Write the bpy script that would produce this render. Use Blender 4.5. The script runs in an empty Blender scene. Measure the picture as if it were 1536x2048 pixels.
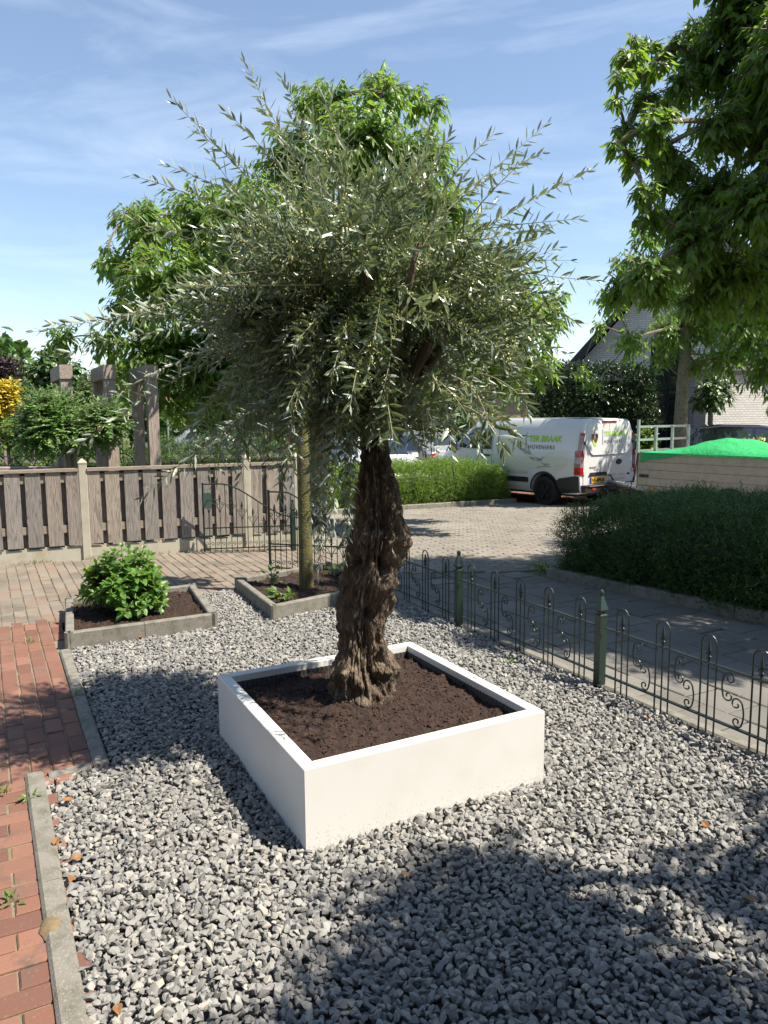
import bpy, bmesh, math, random
import numpy as np
from mathutils import Vector, Matrix, noise as mnoise

random.seed(7); RNG = np.random.default_rng(7)
sc = bpy.context.scene
COL = sc.collection

# ------------------------------------------------------------------ camera, sky, sun, exposure
H = 1.75; FPX = 1520.0
PITCH = math.atan((1024 - 832) / FPX); ROLL = 0.008
_cp, _sp = math.cos(PITCH), math.sin(PITCH)
_fw = Vector((0, _cp, -_sp)); _u0 = Vector((0, _sp, _cp)); _r0 = Vector((1, 0, 0))
_rt = _r0 * math.cos(ROLL) - _u0 * math.sin(ROLL)
_up = _u0 * math.cos(ROLL) + _r0 * math.sin(ROLL)
cam_d = bpy.data.cameras.new('camera'); cam = bpy.data.objects.new('camera', cam_d); COL.objects.link(cam)
cam_d.sensor_fit = 'VERTICAL'; cam_d.sensor_height = 24.0; cam_d.lens = 24.0 * FPX / 2048
cam_d.clip_start = 0.05; cam_d.clip_end = 2000
M = Matrix((( _rt.x, _up.x, -_fw.x), (_rt.y, _up.y, -_fw.y), (_rt.z, _up.z, -_fw.z))).to_4x4()
M.translation = Vector((0, 0, H)); cam.matrix_world = M
sc.camera = cam

SUN_EL = math.radians(57); SUN_AZ = Vector((0.95, -0.31, 0)).normalized()
SUN = Vector((SUN_AZ.x * math.cos(SUN_EL), SUN_AZ.y * math.cos(SUN_EL), math.sin(SUN_EL)))
w = bpy.data.worlds.new('World'); sc.world = w; w.use_nodes = True
nt = w.node_tree; nt.nodes.clear()
out = nt.nodes.new('ShaderNodeOutputWorld'); bg = nt.nodes.new('ShaderNodeBackground')
sky = nt.nodes.new('ShaderNodeTexSky'); sky.sky_type = 'NISHITA'; sky.sun_disc = False
sky.sun_elevation = SUN_EL; sky.sun_rotation = math.atan2(SUN.x, SUN.y) % (2 * math.pi)
sky.air_density = 1.0; sky.dust_density = 0.1; sky.ozone_density = 1.0; sky.altitude = 0
tc = nt.nodes.new('ShaderNodeTexCoord')
mp = nt.nodes.new('ShaderNodeMapping'); mp.inputs['Scale'].default_value = (1.6, 2.2, 7.0); mp.inputs['Rotation'].default_value = (0.25, 0.2, 0.3)
ns = nt.nodes.new('ShaderNodeTexNoise'); ns.inputs['Scale'].default_value = 2.1; ns.inputs['Detail'].default_value = 9; ns.inputs['Roughness'].default_value = 0.58; ns.inputs['Distortion'].default_value = 0.9
rp = nt.nodes.new('ShaderNodeValToRGB'); rp.color_ramp.elements[0].position = 0.44; rp.color_ramp.elements[1].position = 0.9
rp.color_ramp.elements[0].color = (0.04, 0.04, 0.04, 1); rp.color_ramp.elements[1].color = (0.30, 0.30, 0.30, 1)
mx = nt.nodes.new('ShaderNodeMixRGB'); mx.inputs['Color2'].default_value = (8.2, 8.8, 9.6, 1)
nt.links.new(tc.outputs['Generated'], mp.inputs['Vector']); nt.links.new(mp.outputs[0], ns.inputs['Vector'])
nt.links.new(ns.outputs['Fac'], rp.inputs[0]); nt.links.new(rp.outputs[0], mx.inputs['Fac'])
nt.links.new(sky.outputs[0], mx.inputs['Color1']); nt.links.new(mx.outputs[0], bg.inputs['Color'])
bg.inputs['Strength'].default_value = 0.09
nt.links.new(bg.outputs[0], out.inputs[0])
sd = bpy.data.lights.new('sun', 'SUN'); sd.energy = 5.0; sd.angle = math.radians(0.55); sd.color = (1.0, 0.90, 0.76)
so = bpy.data.objects.new('sun', sd); COL.objects.link(so)
so.rotation_euler = SUN.to_track_quat('Z', 'Y').to_euler()
vs = sc.view_settings; sc.display_settings.display_device = 'sRGB'
vs.view_transform = 'Standard'; vs.look = 'None'; vs.gamma = 1; vs.exposure = 1.08; vs.use_curve_mapping = False
sc.cycles.max_bounces = 8; sc.cycles.diffuse_bounces = 3; sc.cycles.transmission_bounces = 4
sc.cycles.use_denoising = True

# ------------------------------------------------------------------ ground heights, pixel rays
def zg(x, y):
    return -0.038 * max(0.0, min(y, 18.0) - 10.0)
def ray(px, py): return _fw + _rt * ((px - 768) / FPX) - _up * ((py - 1024) / FPX)
def g(px, py, z=0.0):
    d = ray(px, py); t = (z - H) / d.z
    p = Vector((0, 0, H)) + d * t
    if z == 0.0:
        for _ in range(12):
            z2 = zg(p.x, p.y); t = (z2 - H) / d.z; p = Vector((0, 0, H)) + d * t
    return p
def at(px, py, Y):
    d = ray(px, py); return Vector((0, 0, H)) + d * (Y / d.y)
UA = Vector((-0.465, 0.885, 0)).normalized()     # the garden's long axis, away from the street corner
VA = Vector((UA.y, -UA.x, 0))                    # across, towards the street

# ------------------------------------------------------------------ materials
def _n(nt, t, **kw):
    n = nt.nodes.new(t)
    for k, v in kw.items():
        if k in n.inputs: n.inputs[k].default_value = v
        else: setattr(n, k, v)
    return n
def ramp(nt, stops):
    r = nt.nodes.new('ShaderNodeValToRGB'); e = r.color_ramp.elements
    while len(e) < len(stops): e.new(0.5)
    for i, (p, c) in enumerate(stops):
        e[i].position = p; e[i].color = (c[0], c[1], c[2], 1)
    return r
def mat(name, col, rough=0.6, metal=0.0, island=None, noise=None, bump=None, bump2=None, spec=0.5, coat=0.0, stretch=(1, 1, 1), trans=None, clear=None):
    """col base colour; island = list of colours chosen per piece; noise=(scale, colour, low, high) stains; bump=(scale,strength)"""
    m = bpy.data.materials.new(name); m.use_nodes = True; nt = m.node_tree; b = nt.nodes['Principled BSDF']
    b.inputs['Roughness'].default_value = rough; b.inputs['Metallic'].default_value = metal
    b.inputs['Specular IOR Level'].default_value = spec; b.inputs['Coat Weight'].default_value = coat
    L = nt.links.new
    tcn = nt.nodes.new('ShaderNodeTexCoord'); mpn = nt.nodes.new('ShaderNodeMapping'); mpn.inputs['Scale'].default_value = stretch
    L(tcn.outputs['Object'], mpn.inputs[0]); vec = mpn.outputs[0]
    if island:
        gi = nt.nodes.new('ShaderNodeNewGeometry')
        r = ramp(nt, [(i / max(1, len(island) - 1), c) for i, c in enumerate(island)])
        L(gi.outputs['Random Per Island'], r.inputs[0]); c = r.outputs[0]
    else:
        rgb = nt.nodes.new('ShaderNodeRGB'); rgb.outputs[0].default_value = (*col, 1); c = rgb.outputs[0]
    for nz in ([noise] if noise and not isinstance(noise, list) else (noise or [])):
        nn = _n(nt, 'ShaderNodeTexNoise', Scale=nz[0], Detail=6.0, Roughness=0.6); L(vec, nn.inputs['Vector'])
        rr = ramp(nt, [(nz[2], (0, 0, 0)), (nz[3], (1, 1, 1))]); L(nn.outputs['Fac'], rr.inputs[0])
        mm = nt.nodes.new('ShaderNodeMixRGB'); L(rr.outputs[0], mm.inputs['Fac']); L(c, mm.inputs['Color1']); mm.inputs['Color2'].default_value = (*nz[1], 1)
        c = mm.outputs[0]
    L(c, b.inputs['Base Color'])
    prev = None
    for bp in (bump, bump2):
        if bp:
            bn = _n(nt, 'ShaderNodeTexNoise', Scale=bp[0], Detail=5.0); L(vec, bn.inputs['Vector'])
            bu = _n(nt, 'ShaderNodeBump', Strength=bp[1], Distance=bp[2] if len(bp) > 2 else 0.02); L(bn.outputs['Fac'], bu.inputs['Height'])
            if prev: L(prev, bu.inputs['Normal'])
            prev = bu.outputs[0]
    if prev: L(prev, b.inputs['Normal'])
    return m
def leafmat(name, tops, under=None, rough=0.45, transl=0.3, tcol=None, spec=0.5):
    m = bpy.data.materials.new(name); m.use_nodes = True; nt = m.node_tree; b = nt.nodes['Principled BSDF']; L = nt.links.new
    b.inputs['Roughness'].default_value = rough; b.inputs['Specular IOR Level'].default_value = spec
    gi = nt.nodes.new('ShaderNodeNewGeometry')
    r = ramp(nt, [(i / max(1, len(tops) - 1), c) for i, c in enumerate(tops)]); L(gi.outputs['Random Per Island'], r.inputs[0]); c = r.outputs[0]
    if under:
        mm = nt.nodes.new('ShaderNodeMixRGB'); L(gi.outputs['Backfacing'], mm.inputs['Fac']); L(c, mm.inputs['Color1']); mm.inputs['Color2'].default_value = (*under, 1); c = mm.outputs[0]
    L(c, b.inputs['Base Color'])
    tr = nt.nodes.new('ShaderNodeBsdfTranslucent')
    if tcol: tr.inputs['Color'].default_value = (*tcol, 1)
    else: L(c, tr.inputs['Color'])
    ms = nt.nodes.new('ShaderNodeMixShader'); ms.inputs[0].default_value = transl
    L(b.outputs[0], ms.inputs[1]); L(tr.outputs[0], ms.inputs[2]); L(ms.outputs[0], nt.nodes['Material Output'].inputs[0])
    return m
def woodmat(name, tones, axis='Z', dark=(0.05, 0.04, 0.035), rough=0.85):
    m = bpy.data.materials.new(name); m.use_nodes = True; nt = m.node_tree; b = nt.nodes['Principled BSDF']; L = nt.links.new
    b.inputs['Roughness'].default_value = rough; b.inputs['Specular IOR Level'].default_value = 0.25
    gi = nt.nodes.new('ShaderNodeNewGeometry'); tcn = nt.nodes.new('ShaderNodeTexCoord')
    cx = nt.nodes.new('ShaderNodeVectorMath'); cx.operation = 'SCALE'; cx.inputs[0].default_value = (17.3, 5.1, 31.7); L(gi.outputs['Random Per Island'], cx.inputs['Scale'])
    ad = nt.nodes.new('ShaderNodeVectorMath'); ad.operation = 'ADD'; L(tcn.outputs['Object'], ad.inputs[0]); L(cx.outputs[0], ad.inputs[1])
    mpn = nt.nodes.new('ShaderNodeMapping'); s = {'Z': (14, 14, 1.1), 'X': (1.1, 14, 14)}[axis]; mpn.inputs['Scale'].default_value = s; L(ad.outputs[0], mpn.inputs[0])
    n1 = _n(nt, 'ShaderNodeTexNoise', Scale=1.0, Detail=2.0, Distortion=0.6); L(mpn.outputs[0], n1.inputs['Vector'])
    mu = nt.nodes.new('ShaderNodeMath'); mu.operation = 'MULTIPLY'; mu.inputs[1].default_value = 9.0; L(n1.outputs['Fac'], mu.inputs[0])
    fr = nt.nodes.new('ShaderNodeMath'); fr.operation = 'FRACT'; L(mu.outputs[0], fr.inputs[0])
    n2 = _n(nt, 'ShaderNodeTexNoise', Scale=9.0, Detail=6.0, Roughness=0.7); L(mpn.outputs[0], n2.inputs['Vector'])
    r0 = ramp(nt, [(i / (len(tones) - 1), c) for i, c in enumerate(tones)]); L(gi.outputs['Random Per Island'], r0.inputs[0])
    r1 = ramp(nt, [(0.0, (0.55, 0.55, 0.55)), (0.25, (0.12,) * 3), (0.8, (0.0,) * 3), (1.0, (0.5,) * 3)]); L(fr.outputs[0], r1.inputs[0])
    mm = nt.nodes.new('ShaderNodeMixRGB'); L(r1.outputs[0], mm.inputs['Fac']); L(r0.outputs[0], mm.inputs['Color1']); mm.inputs['Color2'].default_value = (*dark, 1)
    r2 = ramp(nt, [(0.35, (0.55,) * 3), (0.65, (1.25,) * 3)]); L(n2.outputs['Fac'], r2.inputs[0])
    m2 = nt.nodes.new('ShaderNodeMixRGB'); m2.blend_type = 'MULTIPLY'; m2.inputs['Fac'].default_value = 0.7; L(mm.outputs[0], m2.inputs['Color1']); L(r2.outputs[0], m2.inputs['Color2'])
    L(m2.outputs[0], b.inputs['Base Color'])
    bu = _n(nt, 'ShaderNodeBump', Strength=0.35, Distance=0.004); L(n2.outputs['Fac'], bu.inputs['Height']); L(bu.outputs[0], b.inputs['Normal'])
    return m
def brickmat(name, c1, c2, mortar, bw=0.22, bh=0.065, ms=0.01, rough=0.85):
    m = bpy.data.materials.new(name); m.use_nodes = True; nt = m.node_tree; b = nt.nodes['Principled BSDF']; L = nt.links.new
    b.inputs['Roughness'].default_value = rough
    tcn = nt.nodes.new('ShaderNodeTexCoord'); sx = nt.nodes.new('ShaderNodeSeparateXYZ'); L(tcn.outputs['Object'], sx.inputs[0])
    a = nt.nodes.new('ShaderNodeMath'); a.operation = 'ADD'; L(sx.outputs[0], a.inputs[0]); L(sx.outputs[1], a.inputs[1])
    cb = nt.nodes.new('ShaderNodeCombineXYZ'); L(a.outputs[0], cb.inputs[0]); L(sx.outputs[2], cb.inputs[1])
    br = _n(nt, 'ShaderNodeTexBrick', Scale=1.0); br.inputs['Brick Width'].default_value = bw; br.inputs['Row Height'].default_value = bh; br.inputs['Mortar Size'].default_value = ms
    br.inputs['Color1'].default_value = (*c1, 1); br.inputs['Color2'].default_value = (*c2, 1); br.inputs['Mortar'].default_value = (*mortar, 1)
    L(cb.outputs[0], br.inputs['Vector']); L(br.outputs['Color'], b.inputs['Base Color'])
    bu = _n(nt, 'ShaderNodeBump', Strength=0.6, Distance=0.01); bu.invert = True; L(br.outputs['Fac'], bu.inputs['Height']); L(bu.outputs[0], b.inputs['Normal'])
    return m

# ------------------------------------------------------------------ mesh helpers
class MB:
    def __init__(s): s.v = []; s.f = []
    def add(s, vs, fs):
        o = len(s.v); s.v.extend([tuple(p) for p in vs]); s.f.extend([tuple(i + o for i in f) for f in fs])
    def box(s, c, size, ax=None, taper=None):
        """box centred at c; ax = (X,Y,Z) unit vectors"""
        X, Y, Z = ax or (Vector((1, 0, 0)), Vector((0, 1, 0)), Vector((0, 0, 1)))
        c = Vector(c); hx, hy, hz = size[0] / 2, size[1] / 2, size[2] / 2; P = []
        for k in (-1, 1):
            t = taper if (taper and k == 1) else 1
            for i, j in ((-1, -1), (1, -1), (1, 1), (-1, 1)): P.append(c + X * hx * i * t + Y * hy * j * t + Z * hz * k)
        s.add(P, [(3, 2, 1, 0), (4, 5, 6, 7), (0, 1, 5, 4), (1, 2, 6, 5), (2, 3, 7, 6), (3, 0, 4, 7)])
    def bar(s, a, b, wd, th, upv=Vector((0, 0, 1))):
        a = Vector(a); b = Vector(b); X = (b - a); l = X.length; X = X.normalized()
        Y = upv.cross(X)
        if Y.length < 1e-4: Y = Vector((0, 1, 0)).cross(X)
        Y.normalize(); Z = X.cross(Y)
        s.box((a + b) / 2, (l, wd, th), (X, Y, Z))
    def tube(s, pts, rad, n=6, cap=True):
        pts = [Vector(p) for p in pts]; k = len(pts)
        if not isinstance(rad, (list, tuple)): rad = [rad] * k
        t0 = (pts[1] - pts[0]).normalized()
        nrm = t0.cross(Vector((0.31, 0.57, 0.76)))
        if nrm.length < 0.1: nrm = t0.cross(Vector((1, 0, 0)))
        nrm.normalize(); V = []; F = []
        for i, p in enumerate(pts):
            t = (pts[min(i + 1, k - 1)] - pts[max(i - 1, 0)]);
            if t.length < 1e-9: t = t0
            t.normalize()
            nrm = (nrm - t * nrm.dot(t))
            if nrm.length < 1e-6: nrm = t.orthogonal()
            nrm.normalize(); bn = t.cross(nrm)
            for j in range(n):
                a = 2 * math.pi * j / n; V.append(p + (nrm * math.cos(a) + bn * math.sin(a)) * rad[i])
        for i in range(k - 1):
            for j in range(n): F.append((i * n + j, i * n + (j + 1) % n, (i + 1) * n + (j + 1) % n, (i + 1) * n + j))
        if cap: F.append(tuple(range(n - 1, -1, -1))); F.append(tuple((k - 1) * n + j for j in range(n)))
        s.add(V, F)
    def lathe(s, c, prof, n=16, ax=None):
        """prof list of (r, h) along Z of ax"""
        X, Y, Z = ax or (Vector((1, 0, 0)), Vector((0, 1, 0)), Vector((0, 0, 1))); c = Vector(c); V = []; F = []
        for r, h in prof:
            for j in range(n):
                a = 2 * math.pi * j / n; V.append(c + X * r * math.cos(a) + Y * r * math.sin(a) + Z * h)
        for i in range(len(prof) - 1):
            for j in range(n): F.append((i * n + j, i * n + (j + 1) % n, (i + 1) * n + (j + 1) % n, (i + 1) * n + j))
        F.append(tuple(range(n - 1, -1, -1))); F.append(tuple((len(prof) - 1) * n + j for j in range(n)))
        s.add(V, F)
    def prism(s, poly, off):
        """poly of 3D points extruded by vector off"""
        n = len(poly); P = [Vector(p) for p in poly]; Q = [p + Vector(off) for p in P]
        s.add(P + Q, [tuple(range(n - 1, -1, -1)), tuple(range(n, 2 * n))] + [(i, (i + 1) % n, n + (i + 1) % n, n + i) for i in range(n)])
    def obj(s, name, m, parent=None, smooth=False, auto=None, fix=False):
        me = bpy.data.meshes.new(name); me.from_pydata(s.v, [], s.f); me.materials.append(m)
        if fix:
            bm = bmesh.new(); bm.from_mesh(me); bmesh.ops.recalc_face_normals(bm, faces=bm.faces); bm.to_mesh(me); bm.free()
        o = link(name, me, parent)
        if smooth or auto: me.shade_smooth()
        if auto: me.set_sharp_from_angle(angle=math.radians(auto))
        return o
def link(name, me, parent=None):
    o = bpy.data.objects.new(name, me); COL.objects.link(o)
    if parent is not None: o.parent = parent
    return o
def np_mesh(name, V, faces, m, smooth=False):
    """faces: list of int arrays (nf,k)"""
    me = bpy.data.meshes.new(name); V = np.ascontiguousarray(V, dtype=np.float32)
    me.vertices.add(len(V)); me.vertices.foreach_set('co', V.ravel())
    loops = np.concatenate([f.ravel() for f in faces]).astype(np.int32)
    cnt = np.concatenate([np.full(len(f), f.shape[1]) for f in faces]).astype(np.int32)
    st = np.concatenate([[0], np.cumsum(cnt)[:-1]]).astype(np.int32)
    me.loops.add(len(loops)); me.loops.foreach_set('vertex_index', loops)
    me.polygons.add(len(cnt)); me.polygons.foreach_set('loop_start', st)
    me.update(calc_edges=True); me.validate()
    me.materials.append(m)
    (me.shade_smooth if smooth else me.shade_flat)()
    return me
def empty(name, loc=(0, 0, 0), rz=0.0, label=None, cat=None, group=None):
    o = bpy.data.objects.new(name, None); COL.objects.link(o); o.location = loc; o.rotation_euler = (0, 0, rz); o.empty_display_size = 0.1
    if label: tag(o, label, cat, group)
    return o
def tag(o, label=None, cat=None, group=None, kind=None):
    if label: o['label'] = label
    if cat: o['category'] = cat
    if group: o['group'] = group
    if kind: o['kind'] = kind
    return o
def kids(root, objs=None):
    """world-coordinate parts under an empty placed at root.location: shift the mesh so the part sits at its place"""
    for o in (objs or root.children):
        if o.type == 'MESH' and not o.get('_sh'):
            o.data.transform(Matrix.Translation(-root.location)); o['_sh'] = 1
def unshift():
    for o in bpy.data.objects:
        if '_sh' in o: del o['_sh']
def unit(a): return a / np.maximum(np.linalg.norm(a, axis=-1, keepdims=True), 1e-9)
LEAF = {   # template verts (across, along, lift), faces
 'lance': (np.array([[0, 0, 0], [0, .35, -.02], [0, .68, .0], [0, 1, .06], [-.5, .33, .02], [-.44, .66, .03], [.5, .33, .02], [.44, .66, .03]]),
           [np.array([[0, 1, 4], [2, 3, 5], [0, 6, 1], [2, 7, 3]]), np.array([[4, 1, 2, 5], [1, 6, 7, 2]])]),
 'drop': (np.array([[0, 0, 0], [0, .4, -.03], [0, 1, .12], [-.5, .33, .05], [-.28, .7, .05], [.5, .33, .05], [.28, .7, .05]]),
          [np.array([[0, 1, 3], [0, 5, 1], [3, 1, 4], [5, 6, 1], [1, 2, 4], [1, 6, 2]])]),
 'dia': (np.array([[0, 0, 0], [-.5, .45, .06], [0, 1, 0], [.5, .45, .06]]), [np.array([[0, 2, 1], [0, 3, 2]])]),
 'broad': (np.array([[0, 0, 0], [0, .35, -.05], [0, .7, -.03], [0, 1, -.12], [-.42, .22, .04], [-.5, .48, .05], [-.27, .8, .0], [.42, .22, .04], [.5, .48, .05], [.27, .8, .0]]),
           [np.array([[0, 1, 4], [0, 7, 1], [2, 3, 6], [2, 9, 3]]), np.array([[4, 1, 2, 5], [1, 7, 8, 2]]), np.array([[5, 2, 6], [8, 9, 2]])]),
}
def leaves(kind, P, D, U, Ln, Wd):
    tv, tf = LEAF[kind]; P = np.asarray(P, float); D = unit(np.asarray(D, float)); U = np.asarray(U, float)
    S = np.cross(D, U); bad = np.linalg.norm(S, axis=1) < 1e-4; S[bad] = np.cross(D[bad], [0.3, .8, .5]); S = unit(S); N = np.cross(S, D)
    Ln = np.broadcast_to(np.asarray(Ln, float), (len(P),)); Wd = np.broadcast_to(np.asarray(Wd, float), (len(P),))
    V = P[:, None] + D[:, None] * (tv[None, :, 1:2] * Ln[:, None, None]) + S[:, None] * (tv[None, :, 0:1] * Wd[:, None, None]) + N[:, None] * (tv[None, :, 2:3] * Ln[:, None, None])
    n = len(P); k = len(tv); off = (np.arange(n) * k)[:, None, None]
    return V.reshape(-1, 3), [(f[None] + off).reshape(-1, f.shape[1]) for f in tf]
def leaf_obj(name, kind, P, D, U, Ln, Wd, m, parent=None):
    V, F = leaves(kind, P, D, U, Ln, Wd); return link(name, np_mesh(name, V, F, m), parent)
def text_mesh(s, size, bold=0.0, align='LEFT', shear=0.0, spacing=1.0):
    cu = bpy.data.curves.new('lettering', 'FONT'); cu.body = s; cu.size = size; cu.offset = bold; cu.align_x = align; cu.shear = shear; cu.space_character = spacing; cu.resolution_u = 3
    o = bpy.data.objects.new('lettering', cu); COL.objects.link(o)
    dg = bpy.context.evaluated_depsgraph_get(); dg.update()
    me = bpy.data.meshes.new_from_object(o.evaluated_get(dg)); bpy.data.objects.remove(o); bpy.data.curves.remove(cu)
    return me

# ------------------------------------------------------------------ ground, paving
def inpoly(P, poly):
    P = np.asarray(P); x, y = P[:, 0], P[:, 1]; r = np.zeros(len(P), bool); n = len(poly)
    for i in range(n):
        x1, y1 = poly[i][0], poly[i][1]; x2, y2 = poly[(i + 1) % n][0], poly[(i + 1) % n][1]
        c = ((y1 > y) != (y2 > y)) & (x < (x2 - x1) * (y - y1) / ((y2 - y1) + 1e-12) + x1); r ^= c
    return r
def zgv(x, y): return -0.038 * np.clip(np.minimum(y, 18.0) - 10.0, 0, None)
M_earth = mat('earth', (0.10, 0.085, 0.06), 0.95, noise=(0.8, (0.06, 0.09, 0.03), 0.4, 0.6), bump=(8, 0.5))
xs = [-400, -60, -20, -12, -8, -4, 0, 4, 8, 12, 20, 60, 400]; ys = [-200, -20, 0, 6, 10, 12, 14, 16, 18, 24, 40, 80, 800]
V = [(x, y, zg(x, y) - 0.075) for y in ys for x in xs]; nx = len(xs)
b = MB(); b.add(V, [(j * nx + i, j * nx + i + 1, (j + 1) * nx + i + 1, (j + 1) * nx + i) for j in range(len(ys) - 1) for i in range(nx - 1)])
tag(b.obj('ground', M_earth), kind='structure')

def pavers(name, poly, du, lw, ww, m, top=0.0, bond=0.5, gap=0.005, tilt=0.0015, holes=(), exact=False, th=0.05, chamf=0.006):
    du = Vector(du).normalized(); dv = Vector((du.y, -du.x, 0))
    A = np.array([[p[0] * du.x + p[1] * du.y, p[0] * dv.x + p[1] * dv.y] for p in poly])
    a0, b0 = A.min(0); a1, b1 = A.max(0)
    nb = int((b1 - b0) / ww) + 2; na = int((a1 - a0) / lw) + 3
    ib, ia = np.meshgrid(np.arange(nb), np.arange(na), indexing='ij')
    ca = a0 + (ia + bond * (ib % 2) - 0.5) * lw; cb = b0 + (ib + 0.0) * ww
    ca, cb = ca.ravel(), cb.ravel()
    C = np.stack([ca * du.x + cb * dv.x, ca * du.y + cb * dv.y], 1)
    k = inpoly(C, poly)
    for h in holes: k &= ~inpoly(C, h)
    C = C[k]; n = len(C)
    hl, hw = (lw - gap) / 2, (ww - gap) / 2; c = chamf
    T = []
    for (l_, w_, z_) in ((hl, hw, -th), (hl, hw, -c), (hl - c, hw - c, 0)):
        for i, j in ((-1, -1), (1, -1), (1, 1), (-1, 1)): T.append((i * l_, j * w_, z_))
    T = np.array(T); V = np.zeros((n, 12, 3))
    jit = RNG.normal(0, 0.0012, (n, 2)); rot = RNG.normal(0, 0.006, n); tl = RNG.normal(0, tilt / lw * 2, (n, 2)); dz = RNG.normal(0, tilt, n)
    la = T[None, :, 0] - rot[:, None] * T[None, :, 1]; lb = T[None, :, 1] + rot[:, None] * T[None, :, 0]
    V[:, :, 0] = C[:, None, 0] + la * du.x + lb * dv.x + jit[:, None, 0]
    V[:, :, 1] = C[:, None, 1] + la * du.y + lb * dv.y + jit[:, None, 1]
    V[:, :, 2] = T[None, :, 2] + la * tl[:, None, 0] + lb * tl[:, None, 1] + dz[:, None] + top + zgv(V[:, :, 0], V[:, :, 1])
    F = np.array([(0, 1, 5, 4), (1, 2, 6, 5), (2, 3, 7, 6), (3, 0, 4, 7), (4, 5, 9, 8), (5, 6, 10, 9), (6, 7, 11, 10), (7, 4, 8, 11), (8, 9, 10, 11)])
    F = (F[None] + (np.arange(n) * 12)[:, None, None]).reshape(-1, 4)
    return tag(link(name, np_mesh(name, V.reshape(-1, 3), [F], m)), kind='structure')
def sheet(name, poly, z, m, kind='structure'):
    bm = bmesh.new(); f = bm.faces.new([bm.verts.new((p[0], p[1], 0)) for p in poly])
    bmesh.ops.triangulate(bm, faces=[f]); bmesh.ops.subdivide_edges(bm, edges=bm.edges, cuts=8, use_grid_fill=True)
    for v in bm.verts: v.co.z = zg(v.co.x, v.co.y) + z
    bmesh.ops.recalc_face_normals(bm, faces=bm.faces)
    if sum(f.normal.z for f in bm.faces) < 0: bmesh.ops.reverse_faces(bm, faces=bm.faces)
    me = bpy.data.meshes.new(name); bm.to_mesh(me); bm.free(); me.materials.append(m)
    return tag(link(name, me), kind=kind)

M_redbrick = mat('red_brick', (0.184, 0.079, 0.052), 0.85, island=[(0.122, 0.057, 0.043), (0.184, 0.086, 0.059), (0.149, 0.070, 0.048), (0.223, 0.110, 0.075), (0.166, 0.086, 0.064), (0.194, 0.092, 0.059)], noise=[(9, (0.106, 0.074, 0.059), 0.52, 0.72), (60, (0.255, 0.159, 0.117), 0.6, 0.8)], bump=(90, 0.5, 0.004))
M_tan = mat('tan_paver', (0.167, 0.142, 0.112), 0.9, island=[(0.136, 0.118, 0.099), (0.192, 0.148, 0.112), (0.156, 0.139, 0.116), (0.211, 0.171, 0.132), (0.176, 0.159, 0.132), (0.202, 0.144, 0.109)], noise=[(2.5, (0.101, 0.092, 0.073), 0.5, 0.75), (70, (0.242, 0.225, 0.192), 0.62, 0.8)], bump=(80, 0.5, 0.004))
M_clinker = mat('road_clinker', (0.180, 0.170, 0.146), 0.9, island=[(0.149, 0.135, 0.114), (0.190, 0.174, 0.149), (0.175, 0.155, 0.130), (0.217, 0.201, 0.171)], noise=[(0.9, (0.248, 0.231, 0.196), 0.5, 0.75), (50, (0.265, 0.254, 0.222), 0.6, 0.8)], bump=(70, 0.5, 0.004))
M_tile = mat('footpath_tile', (0.144, 0.138, 0.127), 0.9, island=[(0.127, 0.124, 0.115), (0.156, 0.150, 0.138), (0.138, 0.132, 0.121), (0.173, 0.167, 0.153)], noise=[(1.4, (0.098, 0.095, 0.081), 0.5, 0.75), (60, (0.207, 0.202, 0.184), 0.62, 0.8)], bump=(90, 0.4, 0.004))
M_conc = mat('weathered_concrete', (0.184, 0.175, 0.154), 0.95, noise=[(14, (0.105, 0.102, 0.074), 0.45, 0.7), (110, (0.320, 0.307, 0.271), 0.56, 0.72), (5, (0.074, 0.080, 0.037), 0.6, 0.8)], bump=(120, 0.7, 0.004))
M_sand = mat('joint_sand', (0.195, 0.165, 0.120), 0.95, noise=(6, (0.105, 0.135, 0.053), 0.5, 0.65), bump=(60, 0.5))

# key corners of the garden, read off the photograph on the ground plane
kA = g(168, 2048) - UA * 3.0; kB = g(85, 1564); kC = g(213, 1533); kD = g(132, 1302)
A1, A2, A3, A4 = g(132, 1299), g(436, 1256), g(390, 1192), g(106, 1216)        # shrub bed
A4 = A1 + (A3 - A2)
B1, B2, B3 = g(545, 1241), g(470, 1180), g(700, 1207)
bv = (B3 - B1).normalized(); B3 = B1 + bv * 1.22; B4 = B2 + bv * 1.22
P2 = g(1198, 1371); P1 = g(917, 1250); FD = (P2 - P1).normalized(); P0 = Vector((-0.36, 8.13, 0)); FS = (P2 - P1).length
Pe = P2 + FD * FS * 3
# red brick path: lengthwise part and the crosswise part next to the camera
rb1 = [g(195, 1528) + VA * 0.01, g(122, 1300), g(105, 1238), g(105, 1238) - VA * 2.2, g(195, 1528) - VA * 3.2]
pavers('brick_path', [tuple(p) for p in [g(195, 1528) + VA * .02, g(120, 1295), A4 + VA * -0.02 + UA * -.25, A4 - VA * 2.6 - UA * .25, g(195, 1528) - VA * 3.0]], UA, 0.215, 0.098, M_redbrick, gap=0.007, tilt=0.002)
kBl = g(54, 1552)
pavers('brick_path', [tuple(p) for p in [kBl + VA * 0.075, kBl - VA * 3.0, kBl - VA * 3.0 - UA * 5.5, kBl + VA * 0.075 - UA * 5.5]], VA, 0.215, 0.1, M_redbrick, gap=0.008, tilt=0.002)
sheet('path_bed', [kBl - UA * 6 + VA * 0.1, kBl - UA * 6 - VA * 4, A4 - VA * 4 + UA * 1, A4 + UA * 1, A1, g(195, 1528), kBl + VA * .05], -0.009, M_sand)
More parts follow.
